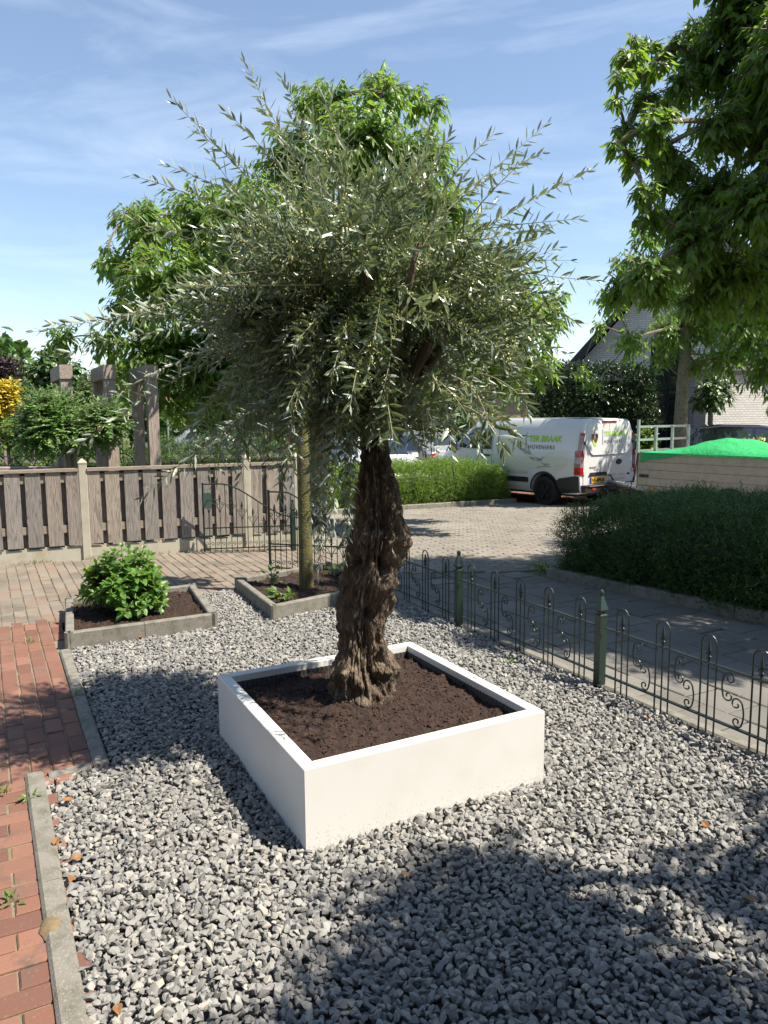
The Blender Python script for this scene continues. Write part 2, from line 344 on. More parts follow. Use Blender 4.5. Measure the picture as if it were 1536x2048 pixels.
# tan driveway between the beds and the wooden fence
drv = [A4 - VA * 5 - UA * .22, A4 - VA * 0.05 - UA * .22, A4 + UA * 0.02, A3 + UA * 0.02, B2 + UA * 0.0, B4 + UA * .02, P0 + VA * -0.05, Vector((-0.45, 9.2, 0)), Vector((-1.15, 10.42, 0)), Vector((-7.9, 8.25, 0))]
pavers('driveway', drv, UA, 0.21, 0.105, M_tan, gap=0.006, bond=0.5, tilt=0.002)
sheet('driveway_bed', drv, -0.010, M_sand)
# street: tiled footpath along the iron fence, then clinkers, then red parking bays
HR1, HR2 = g(1098, 1152), g(1536, 1246)                                          # street edge of the dark hedge bed
hd = (HR2 - HR1).normalized(); HRe = HR2 + hd * 4
fo = VA * 0.10
tilep = [P0 + fo + UA * .3, HR1 + UA * .35 - VA * .1, HR1, HRe, Pe + fo + VA * 0.6, Pe + fo]
pavers('footpath', tilep, FD, 0.30, 0.30, M_tile, gap=0.012, bond=0.5, tilt=0.002)
kl0, kl1 = g(640, 1030), g(1030, 1005)
road = [P0 + fo + UA * .3, Vector((-0.42, 9.1, 0)), Vector((-1.1, 10.4, 0)), Vector((-1.2, 12.4, 0)), kl0, kl1, g(1140, 1010), g(1275, 1006), Vector((7.5, 13.0, 0)), Vector((6.5, 11.0, 0)), HR1 + UA * .35 - VA * .1]
pavers('road', road, (0.97, 0.22, 0), 0.205, 0.1, M_clinker, gap=0.007, tilt=0.002)
park = [g(1030, 1003), g(1140, 1010), g(1275, 1006), Vector((7.5, 13.0, 0)), Vector((14, 15, 0)), Vector((14, 24, 0)), Vector((-3, 24, 0)), Vector((-3, 17.5, 0)), Vector((1.2, 17, 0))]
pavers('parking_bay', park, (-0.6, 0.8, 0), 0.205, 0.105, M_redbrick, gap=0.007, tilt=0.002)
sheet('road_bed', [Vector((-0.5, 8.4, 0)), Vector((-1.3, 10.4, 0)), Vector((-4, 14, 0)), Vector((-8, 24, 0)), Vector((20, 24, 0)), Vector((12, 6, 0)), Vector((5, 2, 0)), Pe, P2 + fo, P1 + fo], -0.022, M_sand)

# kerbs and edgings
def kerb(name, pts, wd, hgt, m, side=0, piece=1.0):
    b = MB()
    for a, c in zip(pts[:-1], pts[1:]):
        a, c = Vector(a), Vector(c); d = c - a; l = Vector((d.x, d.y, 0)).length; d = Vector((d.x, d.y, 0)).normalized(); n = Vector((d.y, -d.x, 0))
        k = max(1, round(l / piece)); s = l / k
        for i in range(k):
            q0 = a + d * (s * i + .003); q1 = a + d * (s * (i + 1) - .003); z0 = random.gauss(0, .0025)
            P = []
            for (o, z) in ((0, -.1), (0, hgt - .012), (.012, hgt), (wd - .012, hgt), (wd, hgt - .012), (wd, -.1)):
                for q in (q0, q1):
                    p = q + n * (o - wd / 2); P.append((p.x, p.y, zg(p.x, p.y) + z + z0))
            F = [(2 * j, 2 * j + 1, 2 * j + 3, 2 * j + 2) for j in range(5)] + [(10, 8, 6, 4, 2, 0), (1, 3, 5, 7, 9, 11)]
            b.add(P, F)
    return tag(b.obj(name, m, fix=True), kind='structure')
def mid(p, q): return (Vector(p) + Vector(q)) / 2
k1 = mid(g(124, 2048), g(168, 2048)); k2 = mid(kBl, kB)
kdir = (k1 - k2).normalized()
kerb('garden_kerb', [k2 - kdir * .045, k2 + kdir * 5], 0.085, 0.018, M_conc)
k3 = mid(g(195, 1528), g(211, 1528)); k4 = mid(g(122, 1300), g(137, 1305))
kerb('garden_kerb', [k3 + (k3 - k4).normalized() * .03, k4], 0.075, 0.014, M_conc)
kerb('garden_kerb', [k2 + (k3 - k2).normalized() * .06, k3 - (k3 - k2).normalized() * .05], 0.07, 0.010, M_conc)
kerb('fence_kerb', [P0 + VA * .03 - FD * -.02, Pe + VA * .03], 0.08, 0.012, M_conc)
kerb('hedge_kerb', [HR1 + UA * 0.0, HRe], 0.10, 0.10, M_conc)
kerb('hedge_kerb', [HR1 + Vector((0.08, 0.06, 0)), HR1 + Vector((0.9, 1.6, 0)), HR1 + Vector((3.6, 2.4, 0))], 0.10, 0.09, M_conc)
kerb('hedge_kerb', [kl0 - Vector((3, 1.0, 0)), kl0, kl1 - (kl1 - kl0).normalized() * .05], 0.12, 0.10, M_conc)
kerb('hedge_kerb', [kl1, kl1 + Vector((-1.4, 1.9, 0))], 0.12, 0.09, M_conc)

# ------------------------------------------------------------------ white planter
def rect_corners(P, o):
    """inset a convex quad (counter-clockwise) by o"""
    n = len(P); R = []
    for i in range(n):
        a, b_, c = P[i - 1], P[i], P[(i + 1) % n]
        d1 = (b_ - a).normalized(); d2 = (c - b_).normalized(); n1 = Vector((-d1.y, d1.x, 0)); n2 = Vector((-d2.y, d2.x, 0))
        t = (n1 + n2); t /= (1 + n1.dot(n2)); R.append(b_ + t * o)
    return R
pn, pr_, pf, pl = g(608, 1540, .35), g(1090, 1422, .35), g(822, 1283, .35), g(435, 1350, .35)
for p in (pn, pr_, pf, pl): p.z = 0
PL = [pn, pr_, pf, pl]; PC = sum(PL, Vector()) / 4
M_white = mat('white_coated_aluminium', (0.64, 0.64, 0.62), 0.38, noise=[(3, (0.58, 0.57, 0.52), 0.5, 0.8), (240, (0.50, 0.49, 0.45), 0.76, 0.80)], bump=(2.5, 0.04, 0.02), spec=0.4)
_nt = M_white.node_tree; _b = _nt.nodes['Principled BSDF']; _l = _b.inputs['Base Color'].links[0].from_socket
_tc = _nt.nodes.new('ShaderNodeTexCoord'); _sx = _nt.nodes.new('ShaderNodeSeparateXYZ'); _nt.links.new(_tc.outputs['Object'], _sx.inputs[0])
_mr = _nt.nodes.new('ShaderNodeMapRange'); _mr.inputs[1].default_value = .16; _mr.inputs[2].default_value = .0; _mr.inputs[3].default_value = -.10; _mr.inputs[4].default_value = .085; _nt.links.new(_sx.outputs[2], _mr.inputs[0])
_no = _n(_nt, 'ShaderNodeTexNoise', Scale=95.0, Detail=4.0); _nt.links.new(_tc.outputs['Object'], _no.inputs['Vector'])
_ad = _nt.nodes.new('ShaderNodeMath'); _nt.links.new(_no.outputs['Fac'], _ad.inputs[0]); _nt.links.new(_mr.outputs[0], _ad.inputs[1])
_rp = ramp(_nt, [(.60, (0, 0, 0)), (.70, (.42, .42, .42))]); _nt.links.new(_ad.outputs[0], _rp.inputs[0])
_mx = _nt.nodes.new('ShaderNodeMixRGB'); _nt.links.new(_rp.outputs[0], _mx.inputs['Fac']); _nt.links.new(_l, _mx.inputs['Color1']); _mx.inputs['Color2'].default_value = (.36, .33, .28, 1); _nt.links.new(_mx.outputs[0], _b.inputs['Base Color'])
pot = empty('planter', (PC.x, PC.y, 0), 0, 'large square white metal planter box standing on the gravel around the olive tree', 'planter')
prof = [(0, -.06), (0, .347), (.003, .35), (.057, .35), (.060, .347), (.060, .312), (.056, .312), (.056, .342), (.006, .342), (.006, -.06)]
for i in range(4):
    b = MB(); P = []
    for o, z in prof:
        R = rect_corners(PL, o); d = (R[(i + 1) % 4] - R[i]).normalized() * .0011
        for q in (R[i] + d, R[(i + 1) % 4] - d): P.append((q.x, q.y, z))
    k = len(prof); b.add(P, [(2 * j, 2 * j + 1, 2 * ((j + 1) % k) + 1, 2 * ((j + 1) % k)) for j in range(k)] + [tuple(range(0, 2 * k, 2)), tuple(range(2 * k - 1, 0, -2))])
    b.obj('side_panel', M_white, pot, fix=True)
M_liner = mat('black_liner', (0.06, 0.06, 0.062), 0.55)
b = MB(); R = rect_corners(PL, .062); P = []; nseg = 80
for i in range(4):
    for j in range(nseg):
        q = R[i].lerp(R[(i + 1) % 4], j / nseg); d = (R[(i + 1) % 4] - R[i]).normalized(); nn_ = Vector((-d.y, d.x, 0))
        q = q + nn_ * (0.006 if j % 2 and 0 < j else 0.0 ); P.append((q.x, q.y, .315)); P.append((q.x, q.y, .0))
k = len(P) // 2
b.add(P, [(2 * i, 2 * ((i + 1) % k), 2 * ((i + 1) % k) + 1, 2 * i + 1) for i in range(k)]); b.obj('liner', M_liner, pot)
b = MB(); R = rect_corners(PL, .03); q = R[1].lerp(R[2], .42); d = (R[2] - R[1]).normalized(); b.box((q.x, q.y, .3515), (.03, .012, .002), (d, Vector((-d.y, d.x, 0)), Vector((0, 0, 1))))
b.obj('drip_clip', mat('clip_grey', (.3, .3, .3), .5), pot)
kids(pot)
# soil in the planter
TR = g(728, 1392, .28)                                                             # foot of the olive trunk
M_soil = mat('dark_soil', (0.036, 0.018, 0.012), 0.95, noise=[(22, (0.016, 0.009, 0.006), 0.42, 0.62), (90, (0.073, 0.036, 0.023), 0.55, 0.75)], bump=(60, 0.9, 0.02), bump2=(220, 0.6, 0.006))
M_crumb = mat('soil_crumb', (0.036, 0.019, 0.011), 0.95, island=[(0.021, 0.011, 0.008), (0.036, 0.019, 0.013), (0.062, 0.033, 0.021), (0.029, 0.015, 0.010), (0.044, 0.023, 0.014)], bump=(150, 0.6, 0.004))
_hulls = None
def hulls():
    global _hulls
    if _hulls is None:
        _hulls = []
        for k in range(9):
            bm = bmesh.new(); rr = random.Random(k + 40)
            for i in range(15):
                v = Vector((rr.gauss(0, 1), rr.gauss(0, 1), rr.gauss(0, 1))).normalized(); v = Vector((v.x * .62 * rr.uniform(.85, 1.1), v.y * .48 * rr.uniform(.85, 1.1), v.z * .36 * rr.uniform(.85, 1.1))); bm.verts.new(v)
            r = bmesh.ops.convex_hull(bm, input=bm.verts)
            bmesh.ops.delete(bm, geom=[v for v in bm.verts if not v.link_faces], context='VERTS')
            bmesh.ops.triangulate(bm, faces=bm.faces); bmesh.ops.recalc_face_normals(bm, faces=bm.faces)
            bm.verts.index_update(); _hulls.append((np.array([v.co[:] for v in bm.verts]), np.array([[v.index for v in f.verts] for f in bm.faces]))); bm.free()
    return _hulls
def rocks(name, C, size, m, flat=0.5, parent=None):
    """C (n,3) centres, size (n,), random orientation mostly lying flat"""
    hs = hulls(); idx = RNG.integers(0, len(hs), len(C)); VV = []; FF = []; o = 0
    for k, (hv, hf) in enumerate(hs):
        c = C[idx == k]; s = size[idx == k]; n = len(c)
        if not n: continue
        q = RNG.normal(0, 1, (n, 3)) * np.array([flat, flat, 3.0]); a, b_, c_ = q[:, 0], q[:, 1], RNG.uniform(0, 6.28, n)
        Rx = np.zeros((n, 3, 3)); Rx[:, 0, 0] = 1; Rx[:, 1, 1] = np.cos(a); Rx[:, 1, 2] = -np.sin(a); Rx[:, 2, 1] = np.sin(a); Rx[:, 2, 2] = np.cos(a)
        Ry = np.zeros((n, 3, 3)); Ry[:, 1, 1] = 1; Ry[:, 0, 0] = np.cos(b_); Ry[:, 0, 2] = np.sin(b_); Ry[:, 2, 0] = -np.sin(b_); Ry[:, 2, 2] = np.cos(b_)
        Rz = np.zeros((n, 3, 3)); Rz[:, 2, 2] = 1; Rz[:, 0, 0] = np.cos(c_); Rz[:, 0, 1] = -np.sin(c_); Rz[:, 1, 0] = np.sin(c_); Rz[:, 1, 1] = np.cos(c_)
        R = Rz @ Ry @ Rx; sc3 = s[:, None] * RNG.uniform(.8, 1.25, (n, 3))
        V = np.einsum('nij,nkj->nki', R, hv[None] * sc3[:, None]) + c[:, None]
        F = hf[None] + (np.arange(n) * len(hv))[:, None, None] + o
        VV.append(V.reshape(-1, 3)); FF.append(F.reshape(-1, 3)); o += n * len(hv)
    return link(name, np_mesh(name, np.concatenate(VV), [np.concatenate(FF)], m), parent)
def scatter(poly, sp, holes=(), jit=.5):
    A = np.array([[p[0], p[1]] for p in poly]); lo, hi = A.min(0), A.max(0)
    X, Y = np.meshgrid(np.arange(lo[0], hi[0], sp), np.arange(lo[1], hi[1], sp)); X = X + (np.arange(X.shape[0]) % 2)[:, None] * sp / 2
    P = np.stack([X.ravel(), Y.ravel()], 1); P += RNG.uniform(-jit, jit, P.shape) * sp
    k = inpoly(P, poly)
    for h in holes: k &= ~inpoly(P, h)
    return P[k]
def soil_patch(name, quad, hfun, n, crumbs, label, cat, cs=(.004, .016)):
    q = [Vector(p) for p in quad]; V = []; F = []
    for j in range(n + 1):
        for i in range(n + 1):
            p = q[0].lerp(q[1], i / n).lerp(q[3].lerp(q[2], i / n), j / n); z = hfun(p.x, p.y)
            z += 0.022 * mnoise.noise((p.x * 7, p.y * 7, 1.3)) + 0.014 * mnoise.noise((p.x * 24, p.y * 24, 4.2)) + 0.007 * mnoise.noise((p.x * 70, p.y * 70, 8))
            V.append((p.x, p.y, z))
    F = np.array([(j * (n + 1) + i, j * (n + 1) + i + 1, (j + 1) * (n + 1) + i + 1, (j + 1) * (n + 1) + i) for j in range(n) for i in range(n)])
    o = link(name, np_mesh(name, np.array(V), [F], M_soil, True)); tag(o, kind='structure')
    st = np.array(V)[RNG.integers(0, len(V), crumbs)] + np.concatenate([RNG.normal(0, .006, (crumbs, 2)), RNG.uniform(-.002, .003, (crumbs, 1))], 1)
    cc = rocks('soil_crumbs', st, cs[0] + (cs[1] - cs[0]) * RNG.random(crumbs) ** 3, M_crumb, 1.0); tag(cc, kind='stuff', label=label, cat=cat)
    return o
def hsoil(x, y):
    d = math.hypot(x - TR.x, y - TR.y); return .276 + .028 * math.exp(-(d / .42) ** 2)
soil_patch('planter_soil', rect_corners(PL, .061), hsoil, 170, 5200, 'loose dark soil crumbs filling the white planter box', 'soil', (.004, .020))

# ------------------------------------------------------------------ raised beds edged with concrete
def bed(C, label, hgt, cat='raised bed'):
    c = sum(C, Vector()) / 4; r = empty('raised_bed', (c.x, c.y, 0), 0, label, cat); th = .065
    for i in range(4):
        a, d = C[i], C[(i + 1) % 4]; u = (d - a).normalized(); nrm = Vector((-u.y, u.x, 0)); l = (d - a).length
        k = 2 if l > 1.15 else 1
        b = MB()
        for j in range(k):
            s0 = a + u * (l * j / k + (.045 if j == 0 else .002)); s1 = a + u * (l * (j + 1) / k - (.045 if j == k - 1 else .002))
            P = []
            for (o, z) in ((0, -.1), (0, hgt - .008), (.008, hgt), (th - .008, hgt), (th, hgt - .008), (th, -.1)):
                for q in (s0, s1): p = q + nrm * o; P.append((p.x, p.y, z))
            b.add(P, [(2 * j2, 2 * j2 + 1, 2 * j2 + 3, 2 * j2 + 2) for j2 in range(5)] + [(10, 8, 6, 4, 2, 0), (1, 3, 5, 7, 9, 11)])
        b.obj('edging_slab', M_conc, r, fix=True)
        b = MB(); u0 = (C[i] - C[i - 1]).normalized(); q = a + (u + nrm) * .02
        for s in (0, 1): b.tube([q + u * (.022 * s) + Vector((0, 0, -.1)), q + u * (.022 * s) + Vector((0, 0, hgt + .004))], .026, 8)
        b.obj('corner_post', M_conc, r)
    kids(r); return r
bedA = [A1, A2, A3, A4]; bedB = [B1, B3, B4, B2]
bed(bedA, 'raised bed edged with mossy grey concrete slabs, holding the leafy green shrub', .125)
bed(bedB, 'raised bed edged with grey concrete slabs around the mossy thin tree trunk', .125)
soil_patch('bed_soil', rect_corners(bedA, .06), lambda x, y: .075, 90, 1600, 'dark brown soil crumbs in the bed under the leafy shrub', 'soil', (.006, .028))
soil_patch('bed_soil', rect_corners(bedB, .06), lambda x, y: .075, 90, 1500, 'dark brown soil crumbs in the bed around the mossy trunk', 'soil', (.006, .028))

# ------------------------------------------------------------------ gravel
M_gravel = mat('gravel_stone', (0.179, 0.180, 0.177), 0.8, island=[(0.120, 0.119, 0.118), (0.185, 0.185, 0.180), (0.239, 0.239, 0.231), (0.155, 0.155, 0.152), (0.299, 0.298, 0.280), (0.209, 0.209, 0.202), (0.168, 0.167, 0.162), (0.270, 0.268, 0.254), (0.198, 0.196, 0.191), (0.336, 0.324, 0.277), (0.228, 0.226, 0.219), (0.144, 0.143, 0.141)],
               noise=(70, (0.251, 0.253, 0.242), 0.56, 0.8), bump=(140, 0.5, 0.003))
Pk = k1 + kdir * 3
gpoly = [Pk + VA * .04, kB, kC, A1 - UA * 0, A1, A2, A3, B2, B1, B4, P0 - VA * 0.05, P1 - VA * .01, P2 - VA * .01, P2 + FD * 4.2]
gpoly = [Pk + VA * .05, k2 + VA * .045 - UA * .03, k3 + VA * .05 - UA * .03, k4 + VA * .04, A1 - UA * .01, A2 + VA * .02, A3 + VA * .02 + UA * .0, B2 + UA * .02, B4, P0 - VA * .02, P2 - VA * .02, P2 + FD * 4.2 - VA * .02]
holes = [[p for p in rect_corners(bedA, -.0)], [p for p in rect_corners(bedB, 0)], rect_corners(PL, .01)]
sheet('gravel_bed', gpoly, -0.03, mat('gravel_base', (0.10, 0.10, 0.10), .95, bump=(40, .8)))
SP = .0255
gs = []
for lay, (dz, s0, s1) in enumerate(((-.010, .024, .039), (.003, .019, .038))):
    P = scatter(gpoly, SP if lay == 0 else SP * 1.12, holes, .55); h = np.array([.012 * mnoise.noise((x * 1.7, y * 1.7, 0)) + .006 * mnoise.noise((x * 9, y * 9, 3)) for x, y in P])
    sz = s0 + (s1 - s0) * RNG.random(len(P)) ** 1.6; big = RNG.random(len(P)) < .05; sz[big] *= 1.25
    gs.append(np.concatenate([P, (h + dz + RNG.uniform(-.006, .008, len(P)))[:, None], sz[:, None]], 1))
# stones heaped a little against the planter wall
G = np.concatenate(gs)
o = rocks('gravel', G[:, :3], G[:, 3], M_gravel, .55); tag(o, 'loose grey crushed stone gravel covering the front garden', 'gravel', kind='stuff')

# ------------------------------------------------------------------ wooden fence on concrete posts
M_wood = woodmat('weathered_boards', [(0.295, 0.259, 0.217), (0.239, 0.215, 0.199), (0.329, 0.281, 0.233), (0.271, 0.250, 0.229), (0.221, 0.206, 0.192)])
M_woodX = woodmat('weathered_rail', [(0.270, 0.232, 0.188), (0.315, 0.270, 0.217)], 'X', dark=(0.120, 0.098, 0.075))
M_beam = woodmat('weathered_posts', [(0.325, 0.267, 0.235), (0.367, 0.309, 0.273), (0.293, 0.244, 0.218)], dark=(0.074, 0.058, 0.050))
M_beamX = woodmat('weathered_beam', [(0.325, 0.267, 0.235), (0.367, 0.309, 0.273)], 'X', dark=(0.074, 0.058, 0.050))
M_cream = mat('cream_concrete', (0.380, 0.361, 0.295), 0.9, noise=[(5, (0.302, 0.276, 0.203), 0.45, 0.7), (60, (0.446, 0.426, 0.367), 0.58, 0.75)], bump=(90, 0.35, 0.003))
p1, p2, p3 = g(175, 1118), g(497, 1095), g(593, 1088)
W = (p2 - p1); WL = W.length; W.normalize(); WN = Vector((W.y, -W.x, 0))          # WN points to the camera side
fence = empty('wooden_fence', p1, math.atan2(W.y, W.x), 'weathered wooden board fence between cream concrete posts along the driveway', 'fence')
def fence_bay(s0, s1):
    L = s1 - s0
    b = MB()                                             # base slab with shallow notches under the boards
    top = .185; x = s0 + .05; P = [(s0 + .05, -.05)]
    n = max(2, round(L / .226)); st = L / n
    pts = [(s0 + .05, top)]
    for i in range(n):
        a = s0 + st * (i + .5); pts += [(a - .090, top), (a - .085, top - .022), (a + .085, top - .022), (a + .090, top)]
    pts.append((s1 - .05, top))
    for i in range(len(pts) - 1):
        (xa, za), (xb, zb) = pts[i], pts[i + 1]
        if xb - xa < 1e-4: continue
        b.add([(xa, -.022, -.08), (xb, -.022, -.08), (xb, -.022, zb), (xa, -.022, za), (xa, .022, -.08), (xb, .022, -.08), (xb, .022, zb), (xa, .022, za)], [(0, 1, 2, 3), (7, 6, 5, 4), (3, 2, 6, 7)])
    b.obj('base_slab', M_cream, fence)
    b = MB()
    for i in range(n):
        a = s0 + st * (i + .5); dz = random.gauss(0, .003); b.box((a, -.036, .185 + .46 + dz), (.170, .017, .90), (Vector((1, random.gauss(0, .01), random.gauss(0, .004))).normalized(), Vector((0, 1, 0)), Vector((random.gauss(0, .004), 0, 1)).normalized()))
    b.obj('board_panel', M_wood, fence)
    b = MB()
    for i in range(n + 1):
        a = s0 + st * i; a = min(max(a, s0 + .09), s1 - .09); b.box((a, .036, .185 + .46), (.146, .017, .90))
    b.obj('back_board_panel', M_wood, fence)
    for z in (.40, 1.02): b = MB(); b.box(((s0 + s1) / 2, 0, z), (L - .09, .05, .095)); b.obj('rail', M_woodX, fence)
    b = MB(); b.box(((s0 + s1) / 2, -.004, 1.124), (L - .10, .125, .036)); b.obj('cap_rail', M_woodX, fence)
def fence_post(s):
    b = MB(); h = 1.20; r = .05; c = .008
    ring = [(-r + c, -r), (r - c, -r), (r, -r + c), (r, r - c), (r - c, r), (-r + c, r), (-r, r - c), (-r, -r + c)]
    V = [(s + x, y, -.15) for x, y in ring] + [(s + x, y, h - .012) for x, y in ring] + [(s + x * 1.1, y * 1.1, h) for x, y in ring] + [(s + x * 1.1, y * 1.1, h + .012) for x, y in ring] + [(s + x * .06, y * .06, h + .062) for x, y in ring]
    F = [(k * 8 + j, k * 8 + (j + 1) % 8, (k + 1) * 8 + (j + 1) % 8, (k + 1) * 8 + j) for k in range(4) for j in range(8)] + [tuple(range(32, 40))]
    b.add(V, F); b.obj('concrete_post', M_cream, fence)
E3 = (p3 - p1).length
for s in (-2 * WL, -WL, 0, WL, E3): fence_post(s)
for a, c in ((-2 * WL, -WL), (-WL, 0), (0, WL), (WL, E3)): fence_bay(a, c)

# ------------------------------------------------------------------ dark green ironwork
M_iron = mat('green_painted_iron', (0.010, 0.018, 0.015), 0.42, noise=[(40, (0.018, 0.027, 0.022), 0.5, 0.8)], bump=(120, 0.2, 0.002))
M_irondark = mat('black_painted_iron', (0.014, 0.020, 0.018), 0.45)
M_postgreen = mat('green_post_paint', (0.011, 0.026, 0.018), 0.38, noise=[(30, (0.018, 0.035, 0.026), 0.5, 0.8)])
def scroll_pts(c, r, a0, turns, sgn, n=18):
    """spiral from the outer radius r at angle a0 inwards"""
    return [(c[0] + r * (1 - .78 * t) * math.cos(a0 + sgn * 2 * math.pi * turns * t), c[1] + r * (1 - .78 * t) * math.sin(a0 + sgn * 2 * math.pi * turns * t)) for t in [i / n for i in range(n + 1)]]
def c_scroll(c, s, flip=1):
    """C shaped scroll, height about 2.6 s; back of the C at -flip x; ends curl inwards"""
    up = scroll_pts((c[0] + flip * s * .10, c[1] + s * .62), s * .52, math.pi if flip > 0 else 0, 1.12, -flip)
    lo = scroll_pts((c[0] + flip * s * .02, c[1] - s * .66), s * .44, math.pi if flip > 0 else 0, 1.12, flip)
    back = [(c[0] - flip * s * (.42 + .10 * math.sin(math.pi * t)), c[1] + s * (.62 - 1.28 * t)) for t in (.25, .5, .75)]
    return up[::-1] + back + lo
def spear(b, p, h=.11, r=.017):
    b.lathe(p, [(.006, -.02), (.013, -.012), (.013, .0), (.006, .006), (.005, .014), (r * .75, .022), (r, .034), (r * .62, .062), (.001, h)], 8)
    for k in (-1, 1): b.tube([Vector(p) + k * IRX * .004 + Vector((0, 0, .012)), Vector(p) + k * IRX * .016 + Vector((0, 0, .018)), Vector(p) + k * IRX * .019 + Vector((0, 0, .004))], [.004, .004, .002], 5)
def pl2(A, d, pts): return [A + d * s + Vector((0, 0, z)) for s, z in pts]
ifence = empty('iron_fence', P0, 0, 'low dark green iron fence with hoops, spearheads and scrolls beside the gravel', 'fence')
def iron_post(p, parent, h=.64, name='fence_post'):
    b = MB(); X, Y, Z = FD, Vector((-FD.y, FD.x, 0)), Vector((0, 0, 1)); r = .027
    b.box(p + Z * ((h - .175) / 2 - .05), (r * 2, r * 2, h - .175 + .1), (X, Y, Z))
    q = math.sqrt(2); XY = ((X + Y).normalized(), (Y - X).normalized(), Z)
    b.lathe(p + Z * (h - .175), [(.036 * 1.2, 0), (.036 * 1.2, .008), (.026, .016), (.026, .026), (.040 * 1.15, .040), (.040 * 1.15, .046), (.012, .135)], 4, XY)
    b.lathe(p + Z * (h - .045), [(.009, 0), (.015, .01), (.018, .022), (.014, .035), (.001, .044)], 10)
    return b.obj(name, M_postgreen, parent)
IRX = FD
def iron_panel(a, c, nh):
    L = (c - a).length; d = (c - a).normalized(); p = L / nh; b = MB()
    for z in (.395, .085): b.bar(a + d * .02 + Vector((0, 0, z)), c - d * .02 + Vector((0, 0, z)), .022, .010)
    for i in range(nh):
        s = p * (i + .5); hw = .049
        arc = [(s - hw, -.01), (s - hw, .2), (s - hw, .5)] + [(s - hw * math.cos(t * math.pi / 8), .5 + hw * 1.05 * math.sin(t * math.pi / 8)) for t in range(1, 8)] + [(s + hw, .5), (s + hw, .2), (s + hw, -.01)]
        b.tube(pl2(a, d, arc), .0052, 6); b.tube(pl2(a, d, [(s, -.01), (s, .45)]), .005, 6)
        spear(b, a + d * s + Vector((0, 0, .43)), .095, .014)
        if i < nh - 1:
            sm = s + p / 2; g_ = p - 2 * hw
            b.tube(pl2(a, d, c_scroll((sm - g_ * .14, .298), .074, 1)), .0048, 5)
            b.tube(pl2(a, d, c_scroll((sm + g_ * .14, .172), .074, -1)), .0048, 5)
    b.obj('railing_panel', M_iron, ifence)
Q = [P0, P1, P2, P2 + FD * FS, P2 + FD * FS * 2]
for q in Q: iron_post(q, ifence)
for i in range(4):
    a, c = Q[i] + FD * .03, Q[i + 1] - FD * .03; iron_panel(a, c, 6 if i == 0 else 5)
kids(ifence)

def gate(A, B, label, m, base, h_hi=.90, h_lo=.50, lock=False):
    """leaf from the tall latch stile A to the hinge stile B"""
    global IRX
    d = (B - A); L = d.length; d.normalize(); IRX = d; r = empty('iron_gate', (A.x, A.y, base), 0, label, 'gate', None); A = Vector((A.x, A.y, base))
    def toph(s):
        t = s / L
        if t < .22: return h_hi
        t = (t - .22) / .78; return h_hi + (h_lo - h_hi) * (t * t * (3 - 2 * t) * .75 + t * .25)
    b = MB(); b.box(A + Vector((0, 0, h_hi / 2 + .02)), (.022, .022, h_hi), (d, Vector((-d.y, d.x, 0)), Vector((0, 0, 1))))
    b.box(A + d * L + Vector((0, 0, h_lo / 2 + .02)), (.022, .022, h_lo), (d, Vector((-d.y, d.x, 0)), Vector((0, 0, 1))))
    b.tube(pl2(A, d, [(L * i / 20, toph(L * i / 20)) for i in range(21)]), .009, 6)
    for z in (.06, .33): b.bar(A + Vector((0, 0, z)), A + d * L + Vector((0, 0, z)), .012, .014)
    b.obj('gate_frame', m, r)
    n = round(L / .068); b = MB(); st = L / n
    for i in range(1, n):
        s = st * i
        zt = toph(s) if i % 2 == 0 else max(.36, toph(s) - .22)
        b.tube(pl2(A, d, [(s, .0), (s, zt)]), .0055, 6)
    for i in range(1, n, 2):
        s = st * i; zt = max(.36, toph(s) - .22); spear(b, A + d * s + Vector((0, 0, zt)), .09, .015)
        for k in (-1, 1):
            b.tube(pl2(A, d, [(s + k * (.008 + .052 * (1 - math.cos(math.pi * t / 6)) / 2) , zt - .15 + .11 * math.sin(math.pi * t / 12)) for t in range(7)] + [(x, z) for x, z in scroll_pts((s + k * .036, zt - .04), .024, 0 if k > 0 else math.pi, .9, k, 12)]), .004, 5)
            b.tube(pl2(A, d, scroll_pts((s + k * .030, .125), .026, -math.pi / 2, 1.2, k, 14)), .004, 5)
    b.obj('bars', m, r)
    if lock:
        nrm = Vector((d.y, -d.x, 0)); b = MB(); b.box(A + d * .055 + Vector((0, 0, .69)), (.10, .045, .20), (d, nrm, Vector((0, 0, 1)))); lb = b.obj('lock_box', mat('lock_paint', (.045, .085, .075), .5), r)
        b = MB(); b.tube([A + d * .06 + nrm * .02 + Vector((0, 0, .70)), A + d * .06 + nrm * .06 + Vector((0, 0, .70)), A + d * .19 + nrm * .065 + Vector((0, 0, .70))], .008, 6); b.obj('handle', M_irondark, lb)
    kids(r)
    for o in r.children:
        for c in o.children: c.data.transform(Matrix.Translation(-r.location))
    return r
GA, GB = g(410, 1107), g(583, 1101)
gate(GA + VA * 0, GB, 'open green iron gate leaf with lock box, standing against the wooden fence', M_iron, 0.0, .90, .45, True)
gate(g(541, 1145), P0 + UA * .06, 'dark iron gate leaf with scrolls standing behind the mossy trunk', M_irondark, 0.0, .92, .42)
gp = empty('gate_post', GB, 0, 'green square gate post with pointed finial at the end of the wooden fence', 'post')
iron_post(GB + W * .03, gp, .68, 'post'); kids(gp)
gp.children[0].name = 'post_shaft'

